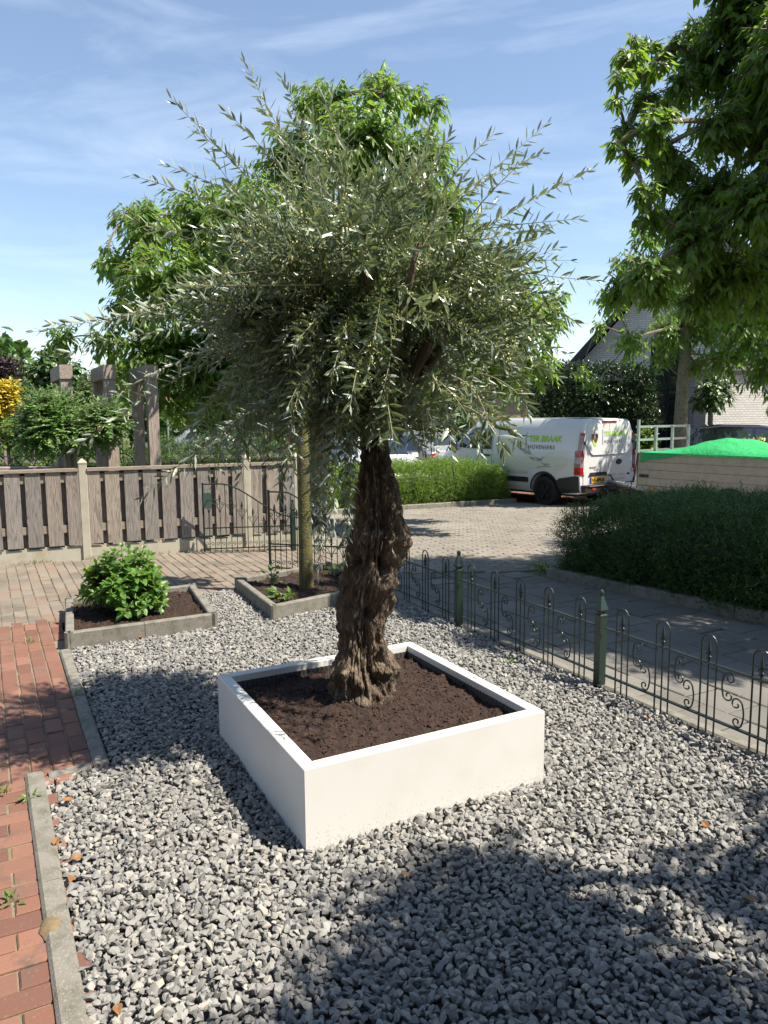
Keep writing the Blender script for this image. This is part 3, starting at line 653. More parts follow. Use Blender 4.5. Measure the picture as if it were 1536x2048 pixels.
# ------------------------------------------------------------------ pergola frames beyond the fence
def pergola(px0, px1, y0, y1, ptop, label):
    a = at(px0, ptop, y0); c = at(px1, ptop, y1); a.z = c.z = 0; zt = 2.42; r = empty('pergola_frame', (a.x, a.y, zg(a.x, a.y)), 0, label, 'pergola', 'pergola frames behind the wooden fence')
    d = (c - a).normalized(); nn_ = Vector((-d.y, d.x, 0)); wd = .155
    for q in (a, c):
        b = MB(); b.box((q.x, q.y, (zt - .10) / 2 - .1), (wd, wd, zt - .10 + .2), (d, nn_, Vector((0, 0, 1)))); b.obj('post', M_beam, r)
    b = MB(); b.bar(a - d * .10 + Vector((0, 0, zt + .0)), c + d * .10 + Vector((0, 0, zt + .0)), .175, .20); bo = b.obj('beam', M_beamX, r)
    kids(r); return r
pergola(130, 113, 11.2, 12.2, 735, 'leftmost weathered wooden post frame rising through the rounded shrub')
pergola(217, 194, 11.3, 12.3, 735, 'middle one of the three weathered wooden post frames')
pergola(301, 272, 11.4, 12.4, 740, 'weathered wooden post frame nearest the olive tree, right of the others')

# ------------------------------------------------------------------ the olive tree
M_bark = mat('olive_bark', (0.164, 0.123, 0.087), 0.95, noise=[(7, (0.087, 0.064, 0.046), 0.45, 0.65), (34, (0.308, 0.243, 0.173), 0.54, 0.72), (100, (0.047, 0.035, 0.025), 0.56, 0.68)], stretch=(1, 1, .38), bump=(48, 1.0, 0.03), bump2=(130, 1.0, 0.012))
M_twig = mat('olive_twig', (0.27, 0.25, 0.17), 0.8)
M_olive = leafmat('olive_leaf', [(0.066, 0.099, 0.048), (0.103, 0.144, 0.069), (0.087, 0.116, 0.058), (0.146, 0.191, 0.088), (0.074, 0.107, 0.057), (0.115, 0.152, 0.081)], (0.331, 0.390, 0.326), rough=0.30, transl=0.2, tcol=(0.268, 0.355, 0.097), spec=0.6)
M_bud = mat('flower_bud', (0.5, 0.5, 0.2), .6, island=[(0.44, 0.46, 0.17), (0.58, 0.56, 0.26), (0.36, 0.42, 0.14)])
def trunk_mesh(rows, Y, n, m, feats=(), depth=.95, ns=1.0, name='trunk', parent=None, base=None):
    """rows: (pixel y, left x, right x) silhouette from the foot upwards; feats: (px,py,radius,amount) burls and hollows"""
    zs, xc, hw = [], [], []
    for (py, xl, xr) in rows:
        a, c = at(xl, py, Y), at(xr, py, Y); zs.append(a.z); xc.append((a.x + c.x) / 2); hw.append((c.x - a.x) / 2)
    zs, xc, hw = map(np.array, (zs, xc, hw)); z = np.linspace(zs[0], zs[-1], 430)
    def sm(v):
        v = np.interp(z, zs, v); k = np.ones(13) / 13; return np.convolve(np.pad(v, 6, 'edge'), k, 'valid')
    X, Wd = sm(xc), sm(hw); th = np.linspace(0, 2 * np.pi, n, endpoint=False); V = np.zeros((len(z), n, 3)); F3 = []
    for (px, py, r, amt) in feats:
        p = at(px, py, Y); h = np.interp(p.z, z, Wd); cx = np.interp(p.z, z, X); u = max(-.98, min(.98, (p.x - cx) / h)); F3.append((Vector((cx + h * u, Y - h * depth * math.sqrt(1 - u * u), p.z)), r, amt))
    for i in range(len(z)):
        for j in range(n):
            c, s_ = math.cos(th[j]), math.sin(th[j]); r = Wd[i]; q = Vector((X[i] + r * c, Y + r * depth * s_, z[i]))
            tw = z[i] * .3
            c2, s2 = math.cos(th[j] + tw), math.sin(th[j] + tw)
            gnarl = .30 + .75 * math.exp(-((z[i] - 1.0) / .28) ** 2) + .9 * math.exp(-((z[i] - .42) / .18) ** 2)
            d = .034 * gnarl * mnoise.noise((c2 * 2.6, s2 * 2.6, z[i] * 5.5)) * ns + .034 * gnarl * mnoise.noise((c2 * 6, s2 * 6, z[i] * 13 + 7)) * ns
            rd = 1 - abs(mnoise.noise((c2 * 7.5, s2 * 7.5, z[i] * 1.6 + 3))) * 2
            d += .007 * (rd - .55) * ns + .011 * (1 - abs(mnoise.noise((c2 * 15, s2 * 15, z[i] * 5.5))) * 2.6) * ns + .006 * (1 - abs(mnoise.noise((c2 * 34, s2 * 34, z[i] * 13))) * 2.6) * ns + .009 * mnoise.noise((c2 * 26, s2 * 26, z[i] * 32)) * ns
            for (fp, fr, fa) in F3:
                dd = (q - fp).length / fr
                if dd < 2.4: d += fa * math.exp(-dd * dd)
            V[i, j] = (X[i] + (r + d) * c, Y + (r * depth + d) * s_, z[i])
    k = len(z); ii, jj = np.meshgrid(np.arange(k - 1), np.arange(n), indexing='ij'); jn = (jj + 1) % n
    F = np.stack([ii * n + jj, ii * n + jn, (ii + 1) * n + jn, (ii + 1) * n + jj], -1).reshape(-1, 4)
    return link(name, np_mesh(name, V.reshape(-1, 3), [F], m, True), parent), Vector((X[-1], Y, z[-1])), Wd[-1]
OY = TR.y
olive = empty('olive_tree', (TR.x, TR.y, .27), 0, 'old olive tree with thick gnarled trunk and silvery leaves growing in the white planter', 'tree')
rows = [(1425, 676, 796), (1400, 678, 790), (1370, 674, 780), (1340, 676, 776), (1310, 681, 768), (1265, 686, 764), (1230, 682, 770), (1200, 686, 777), (1160, 691, 786), (1130, 701, 797), (1090, 704, 800), (1060, 709, 804), (1010, 715, 794), (970, 721, 786), (930, 726, 776), (900, 729, 770), (870, 730, 769), (845, 728, 772)]
feats = [(773, 1125, .038, -.075), (738, 1215, .036, -.07), (715, 1118, .034, -.05), (752, 1065, .05, 0.022), (795, 1085, .05, 0.020), (700, 1205, .05, 0.022), (785, 1200, .045, 0.022), (690, 1250, .05, 0.016), (760, 1160, .045, 0.025), (725, 1150, .04, 0.020),
         (700, 1355, .055, 0.027), (735, 1375, .05, 0.030), (690, 1392, .04, 0.021), (778, 1345, .05, 0.027), (775, 1385, .04, 0.018), (757, 1350, .035, -.05), (670, 1370, .04, 0.018), (715, 1392, .022, -.035), (790, 1400, .04, 0.018), (722, 1338, .03, 0.012), (744, 1120, .03, 0.020)]
fr_ = random.Random(77)
for i in range(34):
    py = fr_.choice([fr_.uniform(1050, 1260), fr_.uniform(1320, 1400)]); lo_, hi_ = (705, 790) if py < 1150 else (688, 772); feats.append((fr_.uniform(lo_, hi_), py, fr_.uniform(.016, .040), fr_.uniform(.010, .026) * fr_.choice([1, 1, 1, -1.1])))
_, OT, OR = trunk_mesh(rows, OY, 240, M_bark, feats, parent=olive)
OC = Vector((TR.x + .075, OY, 2.38)); rr = random.Random(11)
def surfR(d): return 1.0 / math.sqrt((d.x / 1.0) ** 2 + (d.y / 1.0) ** 2 + (d.z / (.80 if d.z > 0 else .84)) ** 2)
def bez(a, c, b_, n): return [a.lerp(c, t).lerp(c.lerp(b_, t), t) for t in [i / n for i in range(n + 1)]]
limbs = MB(); limb_pts = []
for i in range(11):
    a = 2 * math.pi * i / 11 + rr.uniform(-.2, .2); el = rr.choice([.25, .55, .9, 1.2, .1]); d = Vector((math.cos(a) * math.cos(el), math.sin(a) * math.cos(el), math.sin(el)))
    e = OC + d * surfR(d) * .5; st = OT + Vector((0, 0, -.06)); m_ = st.lerp(e, .5) + Vector((rr.uniform(-.1, .1), rr.uniform(-.1, .1), -.05))
    p = bez(st, m_, e, 9); limbs.tube(p, [OR * .55 * (1 - i2 / 9) ** 1.1 + .012 for i2 in range(10)], 7); limb_pts += p[3:]
limbs.obj('limbs', M_bark, olive, smooth=True)
LP, LD, LU, LL = [], [], [], []; BP = []; tw = MB()
def shoot(path, l0=.05, l1=.095, t0=.12, thick=.0032, dens=1.0, budp=.35):
    tw.tube(path, [thick * (1 - .75 * i / (len(path) - 1)) for i in range(len(path))], 4, False)
    L = sum((path[i + 1] - path[i]).length for i in range(len(path) - 1)); sp = .030 / dens; n = max(3, int(L / sp)); rot = rr.uniform(0, 3.1)
    for k in range(n + 1):
        t = t0 + (1 - t0) * k / n; f = t * (len(path) - 1); i = min(int(f), len(path) - 2); p = path[i].lerp(path[i + 1], f - i); ax = (path[i + 1] - path[i]).normalized()
        o = ax.orthogonal().normalized(); o2 = ax.cross(o); rot += math.pi / 2 + rr.gauss(0, .25)
        fw_ = .55 + .9 * max(0, t - .82) / .18
        for sg in (0, math.pi):
            if rr.random() < .06: continue
            pr = o * math.cos(rot + sg) + o2 * math.sin(rot + sg); d = ax * fw_ + pr * .85 + Vector((rr.gauss(0, .18), rr.gauss(0, .18), rr.gauss(-.02, .18)))
            LP.append(p); LD.append(d); LU.append(ax + Vector((rr.gauss(0, .3), rr.gauss(0, .3), rr.gauss(.25, .3)))); LL.append(rr.uniform(l0, l1) * (1 - .35 * max(0, t - .8) / .2))
        if rr.random() < budp and t < .92:
            for _ in range(rr.randint(3, 6)): BP.append(p + Vector((rr.gauss(0, .010), rr.gauss(0, .010), rr.gauss(.003, .010))))
def grow(e, sfrac, droop=0.0, lift=.1, **kw):
    d = e - OC; s = OC + d * sfrac + Vector((rr.gauss(0, .08), rr.gauss(0, .08), rr.gauss(0, .06)))
    c = s.lerp(e, .5) + Vector((0, 0, -lift * .0 + droop * .3)) + Vector((rr.gauss(0, .05), rr.gauss(0, .05), rr.gauss(0, .04)))
    shoot(bez(s, c, e + Vector((0, 0, -droop * .3)), 7), **kw)
CL = []
while len(CL) < 95:
    d = Vector((rr.gauss(0, 1), rr.gauss(0, 1), rr.gauss(-.05, .85))).normalized()
    if d.z > -.93: CL.append((d, rr.uniform(.72, 1.0)))
for k in range(12): CL.append((Vector((-1, rr.uniform(-.8, .8), rr.uniform(-.75, .15))).normalized(), rr.uniform(.82, 1.08)))
for i in range(760):
    cd, cf = CL[rr.randrange(len(CL))]; d = (cd + Vector((rr.gauss(0, .13), rr.gauss(0, .13), rr.gauss(0, .12)))).normalized()
    R = surfR(d); f = cf * rr.uniform(.74, 1.04); e = OC + d * R * f
    # the upper left of the crown is thin, the lower middle and right are dense
    if d.z > .22 and rr.random() < (.72 if d.x < -.1 else .55): continue
    dr = max(0, -d.z) * rr.uniform(.1, .7)
    grow(e, max(.12, f - rr.uniform(.42, .62)), droop=dr)
# long outer whips, their tips as in the photograph
for px, py, dy, sf in [(490, 118, -.2, .35), (565, 150, .1, .4), (343, 190, -.3, .38), (452, 215, .1, .42), (385, 250, -.1, .4), (262, 342, -.3, .35), (330, 322, .2, .4), (268, 432, -.5, .35), (300, 455, 0, .4), (68, 655, -.3, .3), (105, 640, 0, .35), (112, 705, -.1, .35), (190, 640, -.4, .4), (150, 888, -.3, .35), (200, 800, .2, .4), (285, 985, -.5, .35), (250, 600, .1, .4), (1095, 238, 0, .4), (1085, 300, .3, .42), (985, 262, -.2, .4), (1040, 320, -.4, .4), (1185, 330, .1, .4), (1155, 430, -.3, .42), (1190, 552, -.5, .35), (1160, 640, -.2, .45), (1135, 700, .3, .45), (1115, 745, -.3, .45), (640, 170, .3, .4), (700, 250, -.5, .4), (810, 300, -.6, .42), (900, 260, .2, .4), (860, 230, .4, .4), (520, 200, .3, .4), (420, 300, -.6, .4), (620, 230, -.6, .4), (350, 560, -.9, .4)]:
    e = at(px, py, OY + dy); grow(e, sf, droop=.06, l0=.055, l1=.092, dens=.8, thick=.004, budp=.2)
for px, py, dy in [(640, 1150, -.30), (690, 1120, -.24), (655, 1075, -.38), (700, 1040, -.2), (620, 1060, -.25), (585, 960, -.5), (530, 940, -.4), (480, 960, -.3), (430, 965, -.4), (380, 940, -.1), (1010, 905, -.8), (1040, 880, -.6), (960, 905, -.5), (905, 930, -.6), (875, 890, -.4), (1060, 830, -.7), (980, 860, -.95), (850, 900, -.3), (560, 1000, -.35)]:
  for rep in range(3 if px < 720 and py > 930 else 1):
    e = at(px + rr.uniform(-14, 14) * (rep > 0), py - rep * rr.uniform(10, 35), OY + dy + rr.uniform(-.08, .08) * (rep > 0)); s = OC + Vector(((e.x - OC.x) * .72, (e.y - OC.y) * .75, -.52 + rr.uniform(-.1, .1))); c = Vector((e.x + (s.x - e.x) * .25, e.y, s.z - .05)); shoot(bez(s, c, e, 7), l0=.055, l1=.095, dens=.9, thick=.003, budp=.3)
# the dark tuft hanging at the head of the trunk
for i in range(90):
    a = rr.uniform(0, 6.28); r = rr.uniform(.15, .8) ; e = Vector((OC.x + r * math.cos(a), OC.y + r * math.sin(a), rr.uniform(1.50, 1.78) + .12 * r)); s = e + Vector((-.35 * math.cos(a), -.35 * math.sin(a), rr.uniform(.15, .35)))
    shoot(bez(s, s.lerp(e, .6) + Vector((0, 0, .06)), e, 5), budp=.15)
LL = np.array(LL)
leaf_obj('crown', 'lance', [p[:] for p in LP], [p[:] for p in LD], [p[:] for p in LU], LL, LL * RNG.uniform(.18, .245, len(LL)), M_olive, olive)
tw.obj('twigs', M_twig, olive)
BPn = np.array([p[:] for p in BP]); rocks('flower_buds', BPn, RNG.uniform(.005, .011, len(BPn)), M_bud, 3.0, olive)
kids(olive)

# ------------------------------------------------------------------ hanging-leaved street trees
M_cbark = mat('street_tree_bark', (0.20, 0.165, 0.12), 0.9, noise=[(18, (0.11, 0.09, 0.065), 0.45, 0.65)], bump=(60, 0.6, 0.008))
def leafy(nm, label, base, trunk, blobs, leaf, dens, ml, mb, kind='drop', droop=1.0, ratio=.41, tr=.12, twl=1.0, group=None, cat='tree', seed=1, limb_r=.05, sp=.035, dense=0):
    r_ = random.Random(seed); R0 = np.random.default_rng(seed)
    t = empty(nm, base, 0, label, cat, group)
    b = MB(); n = len(trunk); b.tube(trunk, [tr * (1 - .45 * i / (n - 1)) for i in range(n)], 12); b.obj('trunk', mb, t, smooth=True)
    P, D, U, Ls = [], [], [], []; br = MB()
    # limbs fork: every clump hangs on the nearest clump or trunk point already joined
    cs = [Vector(c) for c, _ in blobs]; nodes = [(p, -1) for p in trunk[max(1, n // 2):]]; todo = list(range(len(cs))); par = {}; nd = [p for p, _ in nodes]; nid = [-1] * len(nd)
    while todo:
        best = min(((cs[i] - q).length * (1.0 if nid[k] >= 0 else .8) + (.5 if cs[i].z < q.z - .3 else 0), i, k) for i in todo for k, q in enumerate(nd))
        _, i, k = best; par[i] = (nid[k], nd[k]); nd.append(cs[i]); nid.append(i); todo.remove(i)
    wgt = [1] * len(cs)
    for i in range(len(cs)):
        k = par[i][0]
        while k >= 0: wgt[k] += 1; k = par[k][0]
    for bi, (c, rad) in enumerate(blobs):
        c = Vector(c); st = par[bi][1]; ra = limb_r * .36 * math.sqrt(wgt[bi]); rb = max(.008, ra * .55)
        mid_ = st.lerp(c, .5) + Vector((r_.gauss(0, .06), r_.gauss(0, .06), .12)) * (c - st).length; pth = bez(st, mid_, c, 6)
        br.tube(pth, [ra + (rb - ra) * i / 6 for i in range(7)], 6, False)
        for i in range(max(2, int(dens * rad * rad * (2.6 if dense and bi < dense else 1)))):
            d = Vector((r_.gauss(0, 1), r_.gauss(0, 1), r_.gauss(.15, .9))).normalized(); s = c + d * rad * r_.uniform(0, .45); e = c + d * rad * r_.uniform(.65, 1.08) * (1 if d.z < .2 else .95)
            e.z -= rad * .22 * droop * r_.random(); L = (e - s).length
            q = bez(s, s.lerp(e, .55) + Vector((0, 0, .12 * L)), e, 3); br.tube(q, [.006, .005, .004, .002], 3, False)
            m = max(3, int(L / (sp * twl)))
            for j in range(m):
                f = (.1 + .9 * j / m) * 3; i2 = min(int(f), 2); p = q[i2].lerp(q[i2 + 1], f - i2); ax = (q[i2 + 1] - q[i2]).normalized(); sd_ = ax.cross(Vector((0, 0, 1)))
                if sd_.length < .1: sd_ = Vector((1, 0, 0))
                sd_.normalize(); sg = 1 if j % 2 else -1
                dv = ax * .5 + sd_ * sg * r_.uniform(.25, .8) + Vector((r_.gauss(0, .25), r_.gauss(0, .25), -droop * r_.uniform(.45, 1.35) + (.15 if droop < .5 else 0)))
                P.append(p[:]); D.append(dv[:]); U.append((d * .6 + Vector((r_.gauss(0, .35), r_.gauss(0, .35), 1.0)))[:]); Ls.append(leaf * r_.uniform(.65, 1.15))
    Ls = np.array(Ls); leaf_obj('crown', kind, P, D, U, Ls, Ls * R0.uniform(ratio * .85, ratio * 1.15, len(Ls)), ml, t); br.obj('branches', mb, t)
    kids(t); return t
def pxblobs(lst, Y, jit, seed):
    r_ = random.Random(seed); o = []
    for px, py, r in lst:
        y = Y + r_.uniform(-jit, jit); o.append((at(px, py, y), r / FPX * y))
    return o
M_celt = leafmat('street_tree_leaf', [(0.061, 0.128, 0.022), (0.095, 0.180, 0.030), (0.077, 0.150, 0.028), (0.131, 0.232, 0.041), (0.069, 0.138, 0.025)], (0.115, 0.188, 0.048), rough=.42, transl=.42, tcol=(0.307, 0.510, 0.041))
bgb = [(770, 185, 62), (755, 160, 40), (660, 205, 65), (620, 200, 45), (850, 205, 52), (720, 290, 110), (840, 310, 85), (600, 320, 95), (880, 410, 75), (500, 430, 100), (400, 440, 95), (300, 455, 70), (255, 435, 40), (240, 520, 52), (215, 530, 36), (330, 560, 100), (255, 610, 58), (450, 590, 130), (600, 500, 130), (750, 500, 140), (880, 540, 120), (1010, 620, 105), (1090, 640, 60), (1110, 600, 38), (1000, 730, 80), (1085, 730, 48), (310, 700, 85), (215, 680, 52), (130, 680, 44), (420, 750, 95), (560, 720, 120), (700, 720, 100), (860, 720, 105), (330, 790, 45), (480, 800, 60), (390, 690, 60)]
bt = g(668, 1010); bt = Vector((bt.x, 13.0, zg(0, 13)))
leafy('street_tree', 'largest green street tree with hanging leaves, rising behind the olive crown', bt, [bt + Vector((0, 0, -.2)), bt + Vector((.05, 0, 1.2)), bt + Vector((-.05, 0, 2.6)), bt + Vector((0, 0, 4.2))], pxblobs(bgb, 12.2, 1.3, 3), .165, 330, M_celt, M_cbark, seed=5, tr=.16, sp=.055, group='street trees with hanging leaves')
ntb = [(1262, 118, 36), (1300, 95, 30), (1240, 150, 28), (1250, 260, 34), (1310, 250, 52), (1265, 320, 34), (1345, 340, 62), (1300, 430, 40), (1410, 130, 72), (1360, 170, 40), (1480, 50, 85), (1520, 200, 105), (1440, 250, 70), (1420, 390, 85), (1520, 400, 95), (1385, 480, 75), (1300, 540, 62), (1245, 570, 42), (1450, 550, 85), (1540, 560, 95), (1390, 600, 45), (1310, 590, 40), (1620, 250, 150), (1640, 450, 150), (1610, 80, 130), (1720, 350, 150), (1570, -60, 120), (1700, -60, 150), (1450, -50, 60), (1285, 150, 32), (1232, 200, 22), (1290, 200, 36), (1335, 210, 42), (1320, 300, 46), (1234, 290, 22), (1290, 385, 36), (1335, 440, 44), (1355, 520, 44), (1322, 128, 30), (1272, 565, 38), (1355, 90, 32), (1400, 60, 46), (1240, 110, 20), (1265, 85, 20), (1225, 590, 28)]
xb = [((4.5, 5.0, 4.0), .75), ((5.0, 6.0, 4.5), .8), ((5.6, 7.0, 4.5), .8), ((3.75, 5.5, 3.7), .55), ((4.2, 6.3, 3.5), .7), ((5.2, 8.2, 4.4), .8), ((4.9, 4.5, 4.3), .7), ((6.2, 6.2, 4.3), .9), ((6.2, 8.2, 4.6), .9), ((3.25, 5.0, 3.85), .42), ((4.6, 7.4, 3.5), .7), ((5.4, 5.2, 3.6), .8), ((5.6, 9.4, 4.3), .8), ((6.8, 5.0, 4.2), .8), ((4.6, 6.4, 5.7), .9), ((5.3, 5.9, 6.3), 1.0), ((5.6, 7.2, 5.9), 1.0), ((4.4, 7.5, 6.0), .9), ((3.75, 6.5, 5.95), .6), ((6.5, 6.6, 5.6), 1.0), ((5.0, 5.0, 5.6), .8), ((3.9, 5.6, 5.2), .6)]
nb_ = Vector((4.75, 6.9, 0))
leafy('street_tree', 'dark shaded street tree whose branches reach in at the top right', nb_, [nb_, nb_ + Vector((.05, 0, 1.2)), nb_ + Vector((-.1, 0, 2.6)), nb_ + Vector((-.1, .05, 4.2))], pxblobs(ntb, 6.7, .75, 8) + [(Vector(c), r) for c, r in xb], .105, 520, M_celt, M_cbark, seed=9, tr=.14, sp=.036, dense=len(ntb), limb_r=.019, group='street trees with hanging leaves')
mtb = [(1290, 475, 42), (1250, 525, 38), (1222, 600, 46), (1330, 560, 72), (1375, 440, 48), (1262, 680, 46), (1195, 655, 26), (1350, 660, 66), (1430, 610, 85), (1500, 650, 75), (1450, 715, 55), (1525, 740, 55), (1545, 520, 80), (1600, 650, 100), (1190, 768, 26), (1160, 745, 22), (1395, 730, 34), (1500, 580, 60), (1320, 720, 30), (1560, 790, 40)]
mb0 = Vector((at(1362, 900, 17.5).x, 17.5, zg(0, 18)))
leafy('street_tree', 'lighter green street tree with slanting trunk behind the trailer, before the white house', mb0, [mb0, at(1360, 860, 17.5), at(1366, 760, 17.5), at(1375, 660, 17.4), at(1380, 560, 17.3)], pxblobs(mtb, 16.8, 1.2, 4), .17, 240, M_celt, M_cbark, seed=12, tr=.17, sp=.07, group='street trees with hanging leaves')
# the tree beside the photographer whose crown shades the front of the gravel
fb = [((2.80, 1.45, 4.1), .58), ((2.62, 1.25, 4.0), .42), ((2.9, 1.72, 4.1), .5), ((2.65, .8, 4.0), .6), ((3.1, 1.0, 4.4), .8), ((3.0, 0.1, 4.3), .9), ((3.7, 0.1, 4.6), .9), ((3.2, .4, 4.9), .8), ((3.75, 1.85, 4.0), .36), ((4.1, 1.1, 4.1), .6), ((4.2, 2.35, 3.9), .36), ((4.75, 2.0, 4.0), .45), ((5.0, 2.7, 4.1), .5)]
f0 = Vector((4.0, .1, 0))
leafy('street_tree', 'street tree on the right beside the camera, its crown shading the front gravel', f0, [f0, f0 + Vector((0, 0, 2)), f0 + Vector((-.3, .2, 3.6))], fb, .14, 330, M_celt, M_cbark, seed=21, tr=.12, sp=.035, group='street trees with hanging leaves')
# mossy stem with a small clipped crown
M_moss = mat('mossy_bark', (0.085, 0.075, 0.030), 0.95, noise=[(6, (0.13, 0.125, 0.028), 0.45, 0.62), (22, (0.055, 0.042, 0.030), 0.52, 0.66), (70, (0.16, 0.15, 0.06), 0.58, 0.75)], bump=(60, 1.0, 0.012))
M_lime = leafmat('lime_leaf', [(0.11, 0.20, 0.025), (0.15, 0.26, 0.035), (0.09, 0.17, 0.02)], None, transl=.4, tcol=(.3, .45, .04))
ms = g(612, 1190); ms.z = .06
mtop = [ms + Vector((0, 0, -.05)), ms + Vector((.008, 0, .04)), ms + Vector((.004, 0, .6)), ms + Vector((-.004, 0, 1.3)), ms + Vector((0, 0, 2.1)), ms + Vector((0, 0, 2.5))]
mossy = leafy('garden_tree', 'slender straight tree with yellow mossy trunk in the bed behind the olive', ms, mtop, [((ms.x - .05, ms.y, 2.5), .42), ((ms.x + .25, ms.y + .1, 2.55), .36), ((ms.x - .3, ms.y + .1, 2.6), .36), ((ms.x, ms.y + .2, 2.85), .36), ((ms.x, ms.y - .25, 2.6), .34)], .09, 260, M_lime, M_moss, kind='broad', droop=.35, ratio=.55, tr=.079, seed=31, limb_r=.02, sp=.03)

# ------------------------------------------------------------------ hedges and garden plants
def sprigs(P, D, Ln, per, leaf, ratio, seed, spread=.8, kind='dia'):
    """leafy sprigs: for each point and direction a row of leaves; returns arrays for leaf_obj"""
    R0 = np.random.default_rng(seed); n = len(P); P = np.asarray(P, float); D = unit(np.asarray(D, float)); Ln = np.broadcast_to(Ln, (n,))
    t = np.tile(np.linspace(.12, 1, per), (n, 1)); bend = R0.normal(0, .25, (n, 3)); bend[:, 2] -= .25
    Q = P[:, None] + (D[:, None] * t[..., None] + bend[:, None] * (t ** 2)[..., None] * .5) * Ln[:, None, None]
    A = D[:, None] + bend[:, None] * t[..., None]; rnd = unit(R0.normal(0, 1, (n, per, 3))); L_ = unit(A) * .65 + rnd * spread
    ll = leaf * R0.uniform(.65, 1.25, (n, per)); U = np.zeros_like(L_) + np.array([0, 0, 1.0]) + R0.normal(0, .4, L_.shape)
    return Q.reshape(-1, 3), L_.reshape(-1, 3), U.reshape(-1, 3), ll.ravel(), (ll * ratio).ravel()
def hedge(name, label, quad, h, ml, mcore, n, spl, per, leaf, ratio, seed, cat='hedge', lump=.10, round_=.35, kind='dia', zb=0.0, up=.6, group=None, spread=.8):
    """clipped or loose hedge over a ground quad (counter-clockwise): dark twig core inside, sprigs all over"""
    R0 = np.random.default_rng(seed); q = [Vector((p[0], p[1], 0)) for p in quad]; c = sum(q, Vector()) / 4; z0 = zg(c.x, c.y) + zb
    t = empty(name, (c.x, c.y, z0), 0, label, cat, group)
    def surf(u, v, k):
        """k: 0 top, 1..4 sides; u, v arrays"""
        if k == 0:
            p = np.array([(q[0].lerp(q[1], a).lerp(q[3].lerp(q[2], a), b_))[:] for a, b_ in zip(u, v)])
            e = np.minimum(np.minimum(u, 1 - u), np.minimum(v, 1 - v)); p[:, 2] = h - round_ * h * .5 * np.clip(1 - e / .14, 0, 1) ** 2; N = np.tile([0, 0, 1.0], (len(u), 1))
        else:
            a, b_ = q[k - 1], q[k % 4]; d = (b_ - a).normalized(); N = np.tile([d.y, -d.x, .25], (len(u), 1)).astype(float)
            p = np.array([a.lerp(b_, x)[:] for x in u]); p[:, 2] = v * h * (1 - round_ * .3); ins = round_ * .35 * h * np.clip((v - .6) / .4, 0, 1) ** 2
            p[:, 0] -= d.y * ins; p[:, 1] += d.x * ins
        return p, N
    ar = [(q[1] - q[0]).length * (q[3] - q[0]).length] + [(q[k % 4] - q[k - 1]).length * h for k in (1, 2, 3, 4)]; tot = sum(ar); PP, DD = [], []
    for k in range(5):
        m = int(n * ar[k] / tot); u, v = R0.random(m), R0.random(m); p, N = surf(u, v, k)
        PP.append(p); DD.append(N)
    P = np.concatenate(PP); N = np.concatenate(DD); N = unit(N)
    lu = np.array([mnoise.noise((x * 2.1 + seed, y * 2.1, z * 2.4)) + .5 * mnoise.noise((x * 5.5, y * 5.5 + seed, z * 6)) for x, y, z in P])
    P = P + N * (lu * lump)[:, None] - N * (spl * .75 * R0.random(len(P)) ** 2)[:, None]; P[:, 2] = np.maximum(P[:, 2], .02)
    D = N + R0.normal(0, .45, N.shape) + np.array([0, 0, up]); S = sprigs(P + np.array([c.x * 0, 0, z0]), D, spl * R0.uniform(.55, 1.35, len(P)), per, leaf, ratio, seed, spread)
    leaf_obj('foliage', kind, *S, ml, t)
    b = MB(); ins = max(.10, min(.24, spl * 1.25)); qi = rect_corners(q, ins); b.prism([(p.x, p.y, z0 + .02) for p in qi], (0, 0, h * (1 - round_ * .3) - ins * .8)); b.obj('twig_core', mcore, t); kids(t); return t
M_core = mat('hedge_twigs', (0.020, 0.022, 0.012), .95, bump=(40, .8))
M_hdark = leafmat('dark_hedge_leaf', [(0.049, 0.102, 0.023), (0.075, 0.145, 0.030), (0.059, 0.122, 0.025), (0.099, 0.183, 0.040)], None, rough=.4, transl=.25)
M_hlight = leafmat('bright_hedge_leaf', [(0.138, 0.243, 0.029), (0.195, 0.325, 0.039), (0.105, 0.195, 0.025), (0.243, 0.382, 0.048)], None, rough=.45, transl=.35)
M_hmid = leafmat('mid_green_leaf', [(0.065, 0.137, 0.023), (0.091, 0.182, 0.031), (0.052, 0.111, 0.019), (0.124, 0.221, 0.042)], None, transl=.3)
hw = VA * .12
H1, H2 = HR1 + hw + FD * .08, HR2 + hd * 1.3
hedge('hedge', 'big dark green hedge in shade on the right, behind the iron fence and footpath', [H1, H2, H2 + VA * 2.2 - FD * .5, H1 + VA * 2.5 + UA * .7 ],   .71, M_hdark, M_core, 30000, .17, 12, .024, .42, 41, up=.55, lump=.16, round_=.5)
ku = (kl1 - kl0).normalized(); kn = Vector((-ku.y, ku.x, 0)); J0, J1 = kl0 - Vector((3, 1.0, 0)) * .25 + kn * .12, kl1 - ku * .22 + kn * .12
hedge('hedge', 'bright sunlit green hedge inside the kerb, between olive trunk and white van', [J0, J1, J1 + kn * 1.5 - ku * .3, J0 + kn * 1.5],   .80, M_hlight, M_core, 15000, .22, 9, .052, .22, 42, up=.9, lump=.14, round_=.4)
sheet('hedge_soil', [HR1 + hw * .3, HRe, HRe + VA * 3, HR1 + VA * 3 + UA * 1.2], .03, M_soil)
sheet('hedge_soil', [J0 - kn * .1 - ku * 2, J1, J1 + kn * 2, J0 + kn * 2 - ku * 2], .03, M_soil)
